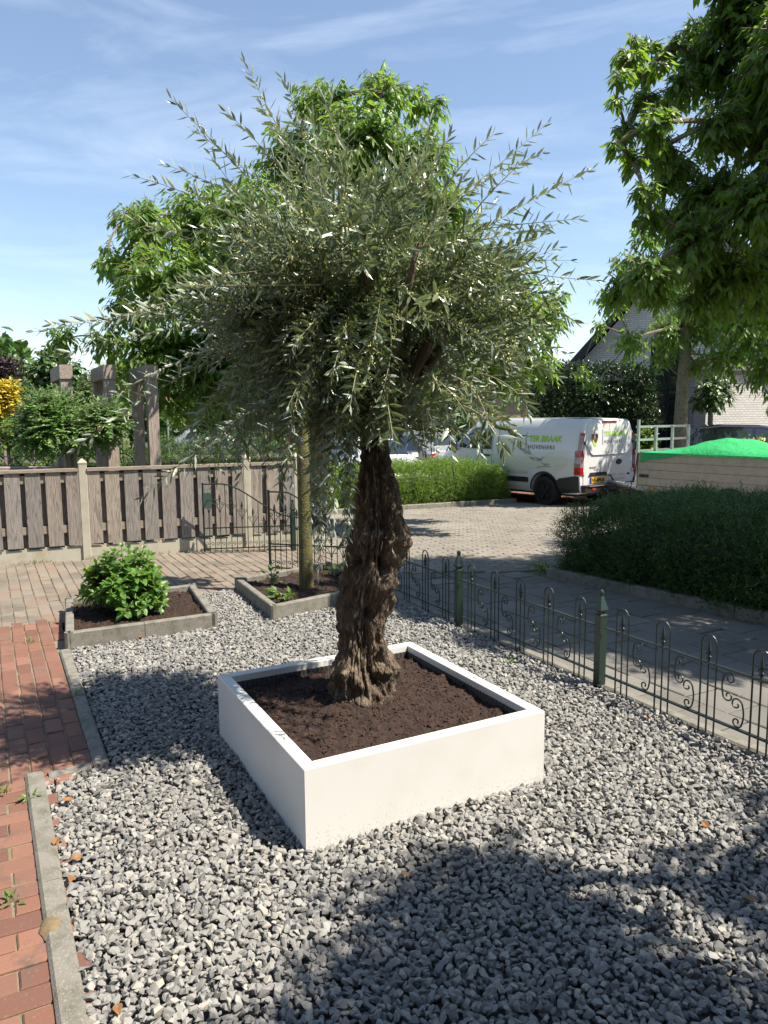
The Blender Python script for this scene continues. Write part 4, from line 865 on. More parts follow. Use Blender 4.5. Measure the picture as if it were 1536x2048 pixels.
# low bright planting at the corner of the dark hedge
def tuft(name, label, c, r, h, n, leaf, ratio, m, kind='broad', seed=1, cat='plant', group=None, stem=True, up=.9):
    R0 = np.random.default_rng(seed); c = Vector(c); t = empty(name, c, 0, label, cat, group)
    P = R0.normal(0, 1, (n, 3)); P = unit(P) * (R0.random((n, 1)) ** .45); P[:, 2] = np.abs(P[:, 2]); X = P * np.array([r, r, h]) + np.array(c[:]); D = P * np.array([1, 1, .5]) + R0.normal(0, .35, (n, 3)) + np.array([0, 0, up - .6]); Ls = leaf * R0.uniform(.6, 1.2, n)
    leaf_obj('leaves', kind, X, D, np.tile([0, 0, 1.0], (n, 1)) + R0.normal(0, .3, (n, 3)), Ls, Ls * ratio, m, t)
    if stem:
        b = MB()
        for i in range(0, n, max(1, n // 14)): q = Vector(X[i]); b.tube([c + Vector((q.x - c.x, q.y - c.y, 0)) * .2, q.lerp(c, .4) + Vector((0, 0, .02)), q], [.005, .004, .002], 4, False)
        b.obj('stems', M_twig, t)
    kids(t); return t
tuft('weed_clump', 'small yellowish weed clump at the corner of the dark hedge kerb', g(1085, 1142), .16, .10, 120, .05, .4, M_hlight, seed=3)
# hydrangea-like shrub
M_shrub = leafmat('shrub_leaf', [(0.079, 0.179, 0.032), (0.105, 0.221, 0.038), (0.063, 0.147, 0.027), (0.126, 0.252, 0.047)], (0.126, 0.200, 0.074), rough=.42, transl=.35, tcol=(0.263, 0.441, 0.053))
M_stem = mat('shrub_stem', (.14, .11, .05), .8)
sc_ = (A1 + A2 + A3 + A4) / 4 + VA * -.10; sc_.z = .075; sh = empty('leafy_shrub', sc_, 0, 'rounded leafy shrub with large bright green pointed leaves in the left raised bed', 'shrub')
P, D, U, Ls = [], [], [], []; b = MB(); r_ = random.Random(5)
for i in range(120):
    a = r_.uniform(0, 6.283); el = math.acos(r_.uniform(0.02, 1)); d = Vector((math.sin(el) * math.cos(a), math.sin(el) * math.sin(a), math.cos(el))); R = r_.uniform(.75, 1.05)
    e = sc_ + Vector((d.x * .37 * R, d.y * .37 * R, .06 + d.z * .52 * R)); s = sc_ + Vector((d.x * .08, d.y * .08, 0)); pth = bez(s, s.lerp(e, .5) + Vector((0, 0, .10)), e, 5); b.tube(pth, [.006, .0055, .005, .0045, .004, .0025], 5, False)
    for k in range(6):
        t = .50 + .5 * k / 5; f = t * 5; i2 = min(int(f), 4); p = pth[i2].lerp(pth[i2 + 1], f - i2); ax = (pth[i2 + 1] - pth[i2]).normalized(); o = ax.orthogonal().normalized(); o2 = ax.cross(o)
        for sg in (0, math.pi):
            w_ = k * math.pi / 2 + sg + r_.gauss(0, .2); pr = o * math.cos(w_) + o2 * math.sin(w_); dv = pr * .9 + ax * (.45 + (.7 if k == 5 else 0)) + Vector((0, 0, -.25 if k < 4 else .1))
            P.append(p[:]); D.append(dv[:]); U.append((ax * .5 + Vector((0, 0, 1)))[:]); Ls.append(r_.uniform(.07, .108) * (.65 if k == 5 else 1))
Ls = np.array(Ls); leaf_obj('leaves', 'broad', P, D, U, Ls, Ls * .60, M_shrub, sh); b.obj('stems', M_stem, sh); kids(sh)
for i, (px, py, r, h, n, lab) in enumerate([(545, 1185, .10, .20, 16, 'tall sprig of a strawberry-like weed, leftmost in the bed with the mossy trunk'), (555, 1212, .09, .09, 18, 'low leafy weed near the front corner of the bed with the mossy trunk'), (578, 1218, .07, .08, 12, 'small leafy weed just left of the foot of the mossy trunk'), (672, 1165, .12, .12, 22, 'leafy weed at the back of the bed, right of the mossy trunk')]):
    p = g(px, py); p.z = .09; tuft('weed', lab, p, r, h, n, .065, .75, M_shrub, seed=60 + i)
for i, (px, py, lab) in enumerate([(25, 1805, 'weed between the red bricks nearest the camera'), (3, 1588, 'weed at the left picture edge on the red brick path'), (135, 1268, 'weed between the raised bed and the red bricks'), (150, 1390, 'weed in the kerb joint of the red brick path'), (60, 1285, 'tiny weed in the joints of the far red bricks'), (62, 1600, 'weed against the concrete kerb beside the brick path')]):
    tuft('path_weed', lab, g(px, py), .035, .03, 14, .030, .4, M_shrub, seed=80 + i, stem=False, group='weeds in the brick path')
tuft('seedling', 'tiny bright green seedling growing in the gravel right of the planter', g(1022, 1330), .03, .05, 9, .035, .5, M_shrub, seed=95, stem=False)
# dry grass line along the wooden fence
R0 = np.random.default_rng(77); k = 900; tt = R0.uniform(-2.0, E3 - .1, k); PP = np.array([[(p1 + W * t)[0] + WN.x * .05, (p1 + W * t)[1] + WN.y * .05, 0] for t in tt]); PP[:, :2] += R0.normal(0, .02, (k, 2)); keep = np.array([mnoise.noise((t * 2.5, 0, 0)) > -.05 for t in tt]); PP = PP[keep]; k = len(PP)
tag(leaf_obj('grass', 'dia', PP, R0.normal(0, .6, (k, 3)) + [0, 0, .7], R0.normal(0, 1, (k, 3)), R0.uniform(.02, .07, k), .006, leafmat('dry_grass', [(.12, .13, .04), (.2, .17, .07), (.09, .12, .03)], None)), 'dry grass tufts along the foot of the wooden fence', 'grass', kind='stuff')
# fallen leaves on the gravel
M_dead = leafmat('dead_leaf', [(0.238, 0.094, 0.025), (0.302, 0.144, 0.050), (0.194, 0.079, 0.029)], None, transl=.15)
for px, py in [(148, 1608), (108, 1700), (165, 1725), (142, 1760), (235, 2020), (1510, 1815), (1415, 1665), (800, 1757), (280, 1280), (1300, 1440)]:
    p = g(px, py); p.z = .022; a = random.uniform(0, 6.28)
    o = leaf_obj('fallen_leaf', 'broad', [(0, 0, 0)], [(math.cos(a), math.sin(a), .15)], [(random.gauss(0, .3), random.gauss(0, .3), 1)], random.uniform(.04, .065), .03, M_dead); o.location = p
    tag(o, 'curled orange brown fallen leaf lying on the grey gravel', 'leaf', 'fallen leaves on the gravel')

b = MB(); sp_ = g(106, 1858); P = []
for i in range(26):
    a = 2 * math.pi * i / 26; r_ = 1 + .35 * mnoise.noise((math.cos(a) * 1.6, math.sin(a) * 1.6, 2)); P.append(sp_ + VA * (.042 * math.cos(a) * r_) + UA * (.07 * math.sin(a) * r_))
b.add([(sp_.x, sp_.y, .026)] + [(q.x, q.y, .004) for q in P] + [(sp_.x * .5 + q.x * .5, sp_.y * .5 + q.y * .5, .024) for q in P], [(0, 27 + i, 27 + (i + 1) % 26) for i in range(26)] + [(27 + i, 1 + i, 1 + (i + 1) % 26, 27 + (i + 1) % 26) for i in range(26)])
tag(b.obj('spilled_sand', mat('ochre_sand', (.20, .145, .08), .95, noise=(40, (.13, .10, .06), .45, .7), bump=(200, .8, .004)), smooth=True), 'ochre patch of spilled sand on the concrete kerb of the brick path', 'sand')

# ------------------------------------------------------------------ garden beyond the wooden fence
def bush(name, label, px, py, r, Y, m, leaf, ratio, dens, kind='drop', droop=.2, seed=1, cat='bush', sq=1.0, trunkw=.04, group=None, n=1):
    c = at(px, py, Y); base = Vector((c.x, Y, zg(c.x, Y))); R = r / FPX * Y; rr_ = random.Random(seed); bl = []
    for i in range(22): d = Vector((rr_.gauss(0, 1), rr_.gauss(0, 1), rr_.gauss(0, 1))).normalized() * rr_.uniform(.3, .66); bl.append((c + Vector((d.x * R, d.y * R, d.z * R * sq)), R * rr_.uniform(.38, .52) * (.8 if sq < .6 else 1)))
    return leafy(name, label, base, [base, base.lerp(c, .45), base.lerp(c, .8)], bl, leaf, dens * 2.2, m, M_cbark, kind, droop, ratio, trunkw, 1, group, cat, seed, .02, leaf * .42)
M_yel = leafmat('yellow_leaf', [(.55, .42, .03), (.62, .5, .05), (.42, .36, .04)], None, transl=.3)
M_purp = leafmat('purple_leaf', [(.045, .022, .035), (.06, .03, .045), (.035, .018, .03)], None, transl=.2)
M_ivy = leafmat('ivy_leaf', [(.045, .10, .018), (.06, .13, .025), (.10, .18, .05)], None, rough=.35, transl=.2, spec=.7)
M_round = leafmat('standard_leaf', [(0.090, 0.211, 0.036), (0.130, 0.276, 0.049), (0.098, 0.227, 0.039), (0.179, 0.341, 0.073)], (0.260, 0.374, 0.163), rough=.4, transl=.3)
M_lowh = leafmat('low_hedge_leaf', [(.18, .28, .03), (.24, .36, .045), (.13, .22, .025)], None, transl=.35)
bush('standard_shrub', 'broad rounded standard shrub in front of the wooden post frames', 140, 846, 150, 10.75, M_round, .05, .5, 700, 'broad', .1, 3, 'shrub', .30, .035)
bush('ivy_shrub', 'dark glossy ivy shrub standing behind the leftmost wooden frame', 105, 745, 62, 15.5, M_ivy, .12, .8, 160, 'broad', .5, 4, 'shrub', 1.2)
bush('yellow_shrub', 'golden yellow leafed shrub at the far left', 2, 796, 50, 15, M_yel, .10, .6, 200, 'broad', .2, 5, 'shrub')
bush('purple_tree', 'dark purple leafed tree at the far left', 8, 745, 58, 24, M_purp, .14, .5, 50, 'drop', .2, 6, 'tree', .9, .08)
for i, (px, py, r, Y, lab) in enumerate([(60, 790, 55, 18, 'mid green bush between the yellow shrub and the ivy'), (14, 862, 52, 14.3, 'bush with reddish tint below the yellow shrub'), (60, 860, 45, 14.5, 'low bush behind the rounded standard shrub'), (240, 760, 60, 20, 'green tree seen between the wooden frames'), (380, 800, 70, 21, 'green bush right of the wooden frames'), (170, 800, 75, 22, 'broad green tree filling the gap behind the wooden frames'), (30, 830, 75, 20, 'pale green bush behind the yellow shrub')]):
    bush('garden_bush', lab, px, py, r, Y, [M_hmid, M_hlight, M_hmid, M_celt, M_celt, M_hmid, M_hlight][i], .10, .45, 90, 'drop', .4, 200 + i, 'bush', .9, .05)
a0, a1 = at(-260, 930, 13.4), at(250, 930, 14.6)
hedge('low_hedge', 'low bright yellow green clipped hedge beyond the wooden fence', [a0, a1, a1 + Vector((-.2, .6, 0)), a0 + Vector((-.2, .6, 0))], .98, M_lowh, M_core, 2600, .08, 8, .04, .5, 51, lump=.03, round_=.1)
hd0, hd1 = at(-300, 900, 19), at(330, 900, 19.5)
hedge('tall_hedge', 'long dark green hedge across the back of the left garden', [hd0, hd1, hd1 + Vector((0, 1, 0)), hd0 + Vector((0, 1, 0))], 1.15, M_hmid, M_core, 3000, .16, 8, .08, .4, 52, lump=.1)
h30, h31 = at(262, 900, 15.3), at(640, 900, 17.0)
hedge('feathery_hedge', 'dark feathery hedge right of the wooden frames, behind the olive', [h30, h31, h31 + Vector((0, 1.2, 0)), h30 + Vector((0, 1.2, 0))], 1.42, M_hdark, M_core, 4200, .26, 10, .06, .22, 53, lump=.12, up=1.0)
we = empty('hoop_edging', at(-40, 935, 12.4), 0, 'row of thin dark wire hoops edging the low bright hedge', 'edging'); b = MB()
for i in range(12):
    c = at(-40, 935, 12.4).lerp(at(245, 935, 13.3), i / 11); zt = at(100, 912, 12.6).z
    b.tube([c + Vector((.19 * math.cos(t * math.pi / 10), .06 * math.cos(t * math.pi / 10), zt - .2 - c.z + .2 * math.sin(t * math.pi / 10))) for t in range(11)], .009, 5)
b.obj('hoops', M_irondark, we); b = MB(); c0, c1 = at(-60, 935, 12.4), at(260, 935, 13.4); b.bar(c0 + Vector((0, 0, .02)), c1 + Vector((0, 0, .02)), .015, .02)
for i in range(7): c = c0.lerp(c1, i / 6); b.bar(Vector((c.x, c.y, -.1)), c + Vector((0, 0, .02)), .012, .012)
b.obj('edging_rail', M_irondark, we); kids(we)
wl = at(-80, 932, 11.6), at(118, 930, 12.0)
b = MB(); b.bar(wl[0] - Vector((0, 0, .6)), wl[1] - Vector((0, 0, .6)), .3, 1.15); tag(b.obj('garden_planter', M_beamX), 'dark edged flat top of a low wooden planter just over the left fence', 'planter')

# ------------------------------------------------------------------ vehicles
M_paint = mat('white_van_paint', (0.590, 0.599, 0.599), 0.25, coat=.6)
M_black = mat('black_plastic', (0.018, 0.018, 0.019), 0.55)
M_rubber = mat('tyre_rubber', (0.012, 0.012, 0.012), 0.85)
M_rim = mat('dark_rim', (0.03, 0.03, 0.032), 0.4, .6)
M_alu = mat('galvanised_steel', (0.55, 0.56, 0.55), 0.42, .85, noise=(20, (.42, .43, .42), .45, .7))
M_glass = mat('dark_glass', (0.012, 0.016, 0.018), 0.05, spec=.8, coat=1.0)
M_red = mat('red_lens', (0.32, 0.008, 0.012), 0.15, coat=1.0)
M_clear = mat('clear_lens', (0.26, 0.17, 0.17), 0.15, coat=1.0)
M_lime = mat('lime_lettering', (0.36, 0.62, 0.02), 0.5)
M_dkgrey = mat('grey_lettering', (0.10, 0.09, 0.085), 0.5)
M_brown = mat('brown_emblem', (0.10, 0.045, 0.030), 0.5)
M_pale = mat('pale_leaf_print', (0.55, 0.56, 0.47), 0.3, coat=.5)
M_pale2 = mat('paler_leaf_print', (0.62, 0.60, 0.56), 0.3, coat=.5)
M_seam = mat('panel_gap', (0.06, 0.06, 0.06), .7)
M_plate = mat('yellow_plate', (0.85, 0.48, 0.02), 0.4); M_blue = mat('plate_blue', (.02, .06, .35), .4); M_ink = mat('black_ink', (.01, .01, .01), .5)
class Shell:
    """body loft: stations x -> polyline of (half width, z) from roof centre to underside"""
    def __init__(s, st): s.st = st; s.x = [a[0] for a in st]
    def sec(s, x):
        i = max(0, min(len(s.x) - 2, sum(1 for v in s.x if v <= x) - 1)); t = max(0, min(1, (x - s.x[i]) / (s.x[i + 1] - s.x[i])))
        return [((1 - t) * a[0] + t * b_[0], (1 - t) * a[1] + t * b_[1]) for a, b_ in zip(s.st[i][1], s.st[i + 1][1])]
    def wy(s, x, z):
        q = s.sec(x)
        for (w0, z0), (w1, z1) in zip(q[1:], q[2:]):
            if z0 >= z >= z1 and z0 > z1: t = (z0 - z) / (z0 - z1); return w0 + t * (w1 - w0)
        return q[1][0]
    def mesh(s, nsub=3):
        X = []
        for i in range(len(s.x) - 1): X += [s.x[i] + (s.x[i + 1] - s.x[i]) * k / nsub for k in range(nsub)]
        X.append(s.x[-1]); b = MB(); V = []; m = len(s.st[0][1])
        for x in X:
            q = s.sec(x); V += [(x, y, z) for y, z in q] + [(x, -y, z) for y, z in q[-2:0:-1]]
        k = 2 * m - 2
        F = [(i * k + j, i * k + (j + 1) % k, (i + 1) * k + (j + 1) % k, (i + 1) * k + j) for i in range(len(X) - 1) for j in range(k)]
        F += [tuple(range(k - 1, -1, -1)), tuple((len(X) - 1) * k + j for j in range(k))]
        b.add(V, F); return b
def sidepatch(sh, poly, side, off, cut=8):
    """flat (x,z) polygon laid on the shell's side, off proud of it"""
    bm = bmesh.new(); f = bm.faces.new([bm.verts.new((x, 0, z)) for x, z in poly]); bmesh.ops.triangulate(bm, faces=[f]); bmesh.ops.subdivide_edges(bm, edges=bm.edges, cuts=cut, use_grid_fill=True)
    for v in bm.verts: v.co.y = side * (sh.wy(v.co.x, v.co.z) + off)
    me = bpy.data.meshes.new('patch'); bm.to_mesh(me); bm.free(); return me
def onside(me, sh, x0, z0, side, off, sx=-1):
    bm = bmesh.new(); bm.from_mesh(me); bmesh.ops.subdivide_edges(bm, edges=bm.edges, cuts=1)
    for v in bm.verts: x = x0 + sx * v.co.x; z = z0 + v.co.y; v.co = (x, side * (sh.wy(x, z) + off), z)
    bm.to_mesh(me); bm.free(); return me
def place(me, name, m, parent, fix=True):
    me.name = name; me.materials.clear(); me.materials.append(m)
    if fix:
        bm = bmesh.new(); bm.from_mesh(me); bmesh.ops.recalc_face_normals(bm, faces=bm.faces); bm.to_mesh(me); bm.free()
    return link(name, me, parent)
def wheel(parent, x, y, r, wdt, spokes=5, rimm=None):
    side = 1 if y > 0 else -1; ax = (Vector((1, 0, 0)), Vector((0, 0, -side)), Vector((0, side, 0))); c = Vector((x, y, r))
    b = MB(); b.lathe(c - Vector((0, side * wdt, 0)), [(r * .5, 0), (r * .96, 0), (r, wdt * .12), (r, wdt * .85), (r * .95, wdt), (r * .70, wdt * 1.01), (r * .66, wdt * .9)], 36, ax); ty = b.obj('wheel', M_rubber, parent, auto=40, fix=True)
    b = MB(); b.lathe(c - Vector((0, side * wdt * .25, 0)), [(r * .66, 0), (r * .66, wdt * .2), (r * .62, wdt * .2), (r * .60, .004), (.02, .004)], 36, ax)
    for k in range(spokes):
        a = 2 * math.pi * k / spokes; d = Vector((math.cos(a), 0, math.sin(a))); b.bar(c + d * .03, c + d * r * .63, r * .20, .03, Vector((0, 1, 0)))
    b.lathe(c - Vector((0, side * .02, 0)), [(r * .2, 0), (r * .2, .025), (.01, .03)], 18, ax); b.obj('rim', rimm or M_rim, ty, fix=True)
    return ty
def cut_arches(o, cuts):
    """wheel arches by boolean, the result kept as plain mesh"""
    for (x, z, r, wd) in cuts:
        b = MB(); b.lathe((x, -wd, z), [(r, 0), (r, 2 * wd)], 40, (Vector((1, 0, 0)), Vector((0, 0, -1)), Vector((0, 1, 0)))); c = b.obj('cutter', M_black, fix=True)
        md = o.modifiers.new('b', 'BOOLEAN'); md.object = c; md.operation = 'DIFFERENCE'; md.solver = 'EXACT'
        dg = bpy.context.evaluated_depsgraph_get(); dg.update(); me = bpy.data.meshes.new_from_object(o.evaluated_get(dg)); o.modifiers.clear(); old = o.data; o.data = me; bpy.data.meshes.remove(old); cm = c.data; bpy.data.objects.remove(c); bpy.data.meshes.remove(cm)
    return o
# --- the white van: x forwards from the rear door, y to its left
def vs_(zt, wt, zsh, wsh, wb, wl=.96, zb=.30, crown=.02):
    return [(0, zt), (wt * .6, zt - crown * .3), (wt - .06, zt - crown), (wt, zt - crown - .05), (wsh, zsh), (wb, 1.12), (wb + .012, .98), (wb + .01, .70), (wl, .42), (wl - .06, zb), (0, zb)]
van_st = [(0.0, vs_(1.84, .78, 1.62, .86, .955, .93, .36)), (.03, vs_(1.90, .80, 1.64, .89, .965, .95, .33)), (.10, vs_(1.945, .81, 1.65, .905, .975, .96, .31)), (.45, vs_(1.965, .82, 1.66, .91, .98)), (2.6, vs_(1.97, .82, 1.66, .91, .98)), (3.05, vs_(1.95, .81, 1.65, .905, .98)), (3.45, vs_(1.86, .76, 1.60, .875, .975)), (3.85, vs_(1.60, .74, 1.42, .85, .97)),
          (4.22, vs_(1.26, .78, 1.18, .86, .96)), (4.62, vs_(1.10, .74, 1.02, .84, .93, .92)), (4.86, vs_(.98, .64, .93, .76, .86, .84)), (4.97, vs_(.80, .5, .78, .6, .70, .70, .36))]
for st_ in van_st[8:]:   # bonnet sections must stay monotone
    q = st_[1]; zt = q[0][1]
    st_[1][4:8] = [(q[4][0], min(q[4][1], zt - .07)), (q[5][0], min(1.0, zt - .14)), (q[6][0], min(.90, zt - .22)), (q[7][0], min(.70, zt - .3))]
vsh = Shell(van_st)
vl = at(1158, 1000, 16.25); vl.z = 0; vf = Vector((-.6, .8, 0)); vlft = Vector((-.8, -.6, 0)); vo = vl - vlft * .97 ; vo.z = -.285
van = empty('panel_van', vo, math.atan2(vf.y, vf.x), 'white panel van with lime green lettering parked with its rear doors facing the camera', 'van')
body = vsh.mesh(4).obj('body', M_paint, van, fix=True)
body.parent = None; cut_arches(body, [(.98, .34, .405, 1.2), (3.91, .34, .405, 1.2)]); body.parent = van; body.data.shade_smooth(); body.data.set_sharp_from_angle(angle=math.radians(32))
for sx in (1, -1):
    for x in (.98, 3.91): wheel(van, x, sx * .965, .335, .225)
# inner arch liners
b = MB()
b.box((2.45, 0, .40), (4.3, 1.40, .34)); b.obj('underbody', M_black, van)
for side in (1, -1):
    pr = [(.02, .36), (.02, .70), (.08, .72), (.55, .64), (.60, .60)] + [(.98 + .41 * math.cos(t), .34 + .41 * math.sin(t)) for t in [math.radians(a) for a in range(136, 175, 8)]] + [(.57, .30)]
    place(sidepatch(vsh, pr, side, .010), 'bumper_corner', M_black, van)
    for x in (.98, 3.91):
        b = MB(); P = []
        for a in range(0, 181, 10):
            t = math.radians(a)
            for r_ in (.395, .44): X_, Z_ = x + r_ * math.cos(t), .34 + r_ * math.sin(t); P.append((X_, side * (vsh.wy(X_, max(.32, Z_)) + .006), Z_))
        b.add(P, [(2 * i, 2 * i + 1, 2 * i + 3, 2 * i + 2) for i in range(18)]); b.obj('arch_trim', M_black, van, fix=True)
    place(sidepatch(vsh, [(1.45, .50), (3.38, .50), (3.38, .62), (1.45, .62)], side, .012), 'rubbing_strip', M_black, van)
    for poly in ([(3.50, .42), (3.512, .42), (3.512, 1.78), (3.50, 1.78)], [(2.62, .64), (2.63, .64), (2.63, 1.80), (2.62, 1.80)]): place(sidepatch(vsh, poly, side, .003, 6), 'door_seam', M_seam, van)
    place(sidepatch(vsh, [(2.66, 1.22), (3.46, 1.22), (4.02, 1.26), (3.62, 1.62), (3.35, 1.74), (2.66, 1.76)], side, .006), 'door_window', M_glass, van)
    b = MB(); b.box((3.92, side * 1.06, 1.28), (.10, .20, .24)); b.obj('mirror', M_black, van, auto=30)
    b = MB(); b.box((2.78, side * (vsh.wy(2.78, 1.08) + .012), 1.08), (.20, .03, .035)); b.obj('door_handle', M_black, van)
# pressed panel line and printed leaves on the left flank
def arc_poly(cx, cz, r0, r1, a0, a1, n=26):
    o_ = [(cx + r1 * math.cos(a0 + (a1 - a0) * i / n), cz + r1 * math.sin(a0 + (a1 - a0) * i / n)) for i in range(n + 1)]; i_ = [(cx + r0 * math.cos(a0 + (a1 - a0) * i / n), cz + r0 * math.sin(a0 + (a1 - a0) * i / n)) for i in range(n, -1, -1)]; return o_ + i_
def strip(pts, w_): 
    L_, R_ = [], []
    for i, (x, z) in enumerate(pts):
        x2, z2 = pts[min(i + 1, len(pts) - 1)]; x1, z1 = pts[max(i - 1, 0)]; l = math.hypot(x2 - x1, z2 - z1); nx_, nz_ = -(z2 - z1) / l, (x2 - x1) / l; L_.append((x + nx_ * w_, z + nz_ * w_)); R_.append((x - nx_ * w_, z - nz_ * w_))
    return L_, R_
def sidestrip(pts, w_, off, m, name):
    L_, R_ = strip(pts, w_); b = MB(); P = []
    for p, q in zip(L_, R_):
        for x, z in (p, q): P.append((x, vsh.wy(x, z) + off, z))
    b.add(P, [(2 * i, 2 * i + 1, 2 * i + 3, 2 * i + 2) for i in range(len(pts) - 1)]); return b.obj(name, m, van, fix=True)
place(sidepatch(vsh, [(2.35, .80), (.55, .82), (.35, .95), (.30, 1.25), (.80, 1.22), (1.12, .98), (1.25, .98), (1.5, 1.25), (1.62, 1.5), (2.3, 1.55), (2.45, 1.2)], 1, .003, 10), 'leaf_print', M_pale, van)
sidestrip([(1.20 - .9 * math.sin(t), .86 + .42 * (1 - math.cos(t))) for t in [i * .11 for i in range(14)]], .022, .006, M_paint, 'leaf_outline')
sidestrip([(1.20 + .75 * math.sin(t), .86 + .60 * (1 - math.cos(t))) for t in [i * .11 for i in range(14)]], .022, .006, M_paint, 'leaf_outline')
sidestrip([(1.20 - .45 * t, .84 - .10 * t * t + .14 * t) for t in [i * .1 for i in range(14)]], .016, .006, M_paint, 'leaf_outline')
place(onside(text_mesh('TER BRAAK', .185, .006, shear=.18), vsh, 1.50, 1.44, 1, .009), 'lettering', M_lime, van)
place(onside(text_mesh('HOVENIERS', .125, .001, spacing=1.25), vsh, 1.49, 1.27, 1, .009), 'lettering', M_dkgrey, van)
place(sidepatch(vsh, [(1.56, 1.24), (1.572, 1.24), (1.572, 1.64), (1.56, 1.64)], 1, .008, 4), 'emblem_bar', M_dkgrey, van)
place(onside(text_mesh('JOUW GROEN ONZE PASSIE', .105, .0, spacing=1.15), vsh, 2.95, .70, 1, .009), 'lettering', mat('olive_lettering', (.40, .42, .26), .5), van)
# rear: flat things on the door plane, x slightly negative = proud of the doors; y to the left as seen from behind is +
def rear(name, pts, m, off=.004, th=.004, ysgn=1):
    b = MB(); b.prism([(-off, y, z) for y, z in pts], (off + th + .03, 0, 0)); return b.obj(name, m, van, fix=True)
def rearx(z): return 0.0
def rect(y0, y1, z0, z1): return [(y0, z0), (y1, z0), (y1, z1), (y0, z1)]
rear('rear_door', [(.855, .50), (.86, 1.0), (.80, 1.55), (.745, 1.79), (.70, 1.83), (.008, 1.835), (.008, .50)], M_paint, .012)
rear('rear_door', [(-.855, .50), (-.86, 1.0), (-.80, 1.55), (-.745, 1.79), (-.70, 1.83), (-.008, 1.835), (-.008, .50)], M_paint, .012)
# pressed crease of the doors
b = MB(); cr = [(.80, 1.40), (.73, 1.32), (.66, 1.22), (.58, 1.17), (0.012, 1.165)]
for sg in (1, -1):
    for (ya, za), (yb, zb_) in zip(cr[:-1], cr[1:]): b.bar((-.014, sg * ya, za), (-.014, sg * yb, zb_), .012, .05, Vector((1, 0, 0)))
b.obj('door_crease', M_paint, van)
for side in (1, -1):
    tl = empty('rear_lamp', (0, 0, 0)); tl.parent = van
    def lamp(z0, z1, m, nm, w0=.885, w1=.975, off=.016, xw=.13):
        b = MB(); P = []
        for i in range(9):
            z = z0 + (z1 - z0) * i / 8; yo = vsh.wy(.05, z) + off; yi = min(yo - .075, .872 if z < 1.25 else vsh.wy(.0, z) - .035 + .01)
            P += [(xw, vsh.wy(xw, z) + off, z), (.03, yo, z), (-.018, yo - .02, z), (-.018, yi, z)]
        P = [(x, side * y, z) for x, y, z in P]
        b.add(P, [(4 * i + j, 4 * i + j + 1, 4 * i + j + 5, 4 * i + j + 4) for i in range(8) for j in range(3)] + [(0, 1, 2, 3), (35, 34, 33, 32)]); return b.obj(nm, m, tl, fix=True)
    lamp(.74, .90, M_red, 'red_lens'); lamp(.90, 1.12, M_clear, 'clear_lens'); lamp(1.12, 1.26, M_red, 'red_lens'); lamp(1.26, 1.58, M_clear, 'clear_lens', xw=.07); lamp(1.58, 1.64, M_red, 'red_lens', xw=.06)
    for z in (.78, 1.42): b = MB(); b.box((-.016, side * .852, z), (.035, .05, .075)); b.obj('door_hinge', M_paint if z < 1 else M_seam, van)
rear('brake_light', [(.26, 1.855), (-.26, 1.855), (-.22, 1.895), (.22, 1.895)], M_red, .022)
b = MB(); b.box((-.03, 0, .435), (.16, 1.80, .15)); b.box((-.05, 0, .505), (.16, 1.84, .025)); b.obj('rear_bumper', M_black, van, auto=30)
for sg in (.62, -.62): b = MB(); b.box((-.115, sg, .43), (.012, .12, .05)); b.obj('reflector', M_red, van)
b = MB(); b.box((-.135, 0, .5), (.012, 1.6, .018)); b.obj('bumper_edge', mat('bumper_edge_grey', (.2, .2, .2), .5), van)
rear('plate_housing', [(.70, .70), (.64, .78), (.10, .78), (.04, .70)], M_black, .028)
rear('number_plate', rect(.64, .12, .55, .67), M_plate, .024)
rear('plate_band', rect(.64, .595, .55, .67), M_blue, .0265)
def reartext(s, size, y0, z0, m, bold=0.0, off=.03, spacing=1.0, shear=0.0, name='lettering'):
    me = text_mesh(s, size, bold, shear=shear, spacing=spacing)
    for v in me.vertices: v.co = (-off, y0 - v.co.x, z0 + v.co.y)
    return place(me, name, m, van)
reartext('VJ-499-B', .118, .575, .568, M_ink, .003, .029, .98, name='plate_lettering')
reartext('TER BRAAK', .150, .20, 1.565, M_lime, .005, .0185)
reartext('HOVENIERS', .105, .19, 1.405, M_dkgrey, .0, .0185, 1.22)
reartext('JOUW GROEN ONZE PASSIE', .052, .36, 1.145, mat('faint_lettering', (.5, .55, .38), .5), .0, .0225, 1.2)
reartext('TRANSIT', .060, .68, .865, M_dkgrey, .002, .0185, 1.1, .2, 'badge'); reartext('CUSTOM', .040, .52, .825, M_dkgrey, .001, .0185, 1.1, .2, 'badge')
rear('emblem_bar', rect(.245, .232, 1.37, 1.71), M_dkgrey, .0165)
rear('emblem_spade', [(.62, 1.605), (.555, 1.62), (.52, 1.605), (.49, 1.62), (.40, 1.605), (.405, 1.50), (.44, 1.43), (.515, 1.40), (.58, 1.43), (.615, 1.50)], M_brown, .0162)
rear('emblem_handle', [(.520, 1.50), (.520, 1.72), (.500, 1.72), (.500, 1.50)], mat('pale_spade', (.35, .3, .28), .5), .0172)
rear('emblem_leaf', [(.58, 1.50), (.57, 1.42), (.53, 1.355), (.49, 1.35), (.495, 1.41), (.53, 1.46)], M_lime, .0175)
rear('emblem_leaf', [(.42, 1.42), (.45, 1.36), (.485, 1.34), (.49, 1.36), (.47, 1.40)], M_lime, .0175)
b = MB(); b.lathe((-.014, -.36, .985), [(.0, 0), (.10, 0), (.10, .012), (.085, .02), (.01, .022)], 24, (Vector((0, 1, 0)), Vector((0, 0, .62)), Vector((-1, 0, 0)))); b.bar((-.03, -.28, 1.0), (-.03, -.44, 1.0), .012, .03, Vector((1, 0, 0))); b.obj('rear_door_handle', M_black, van)
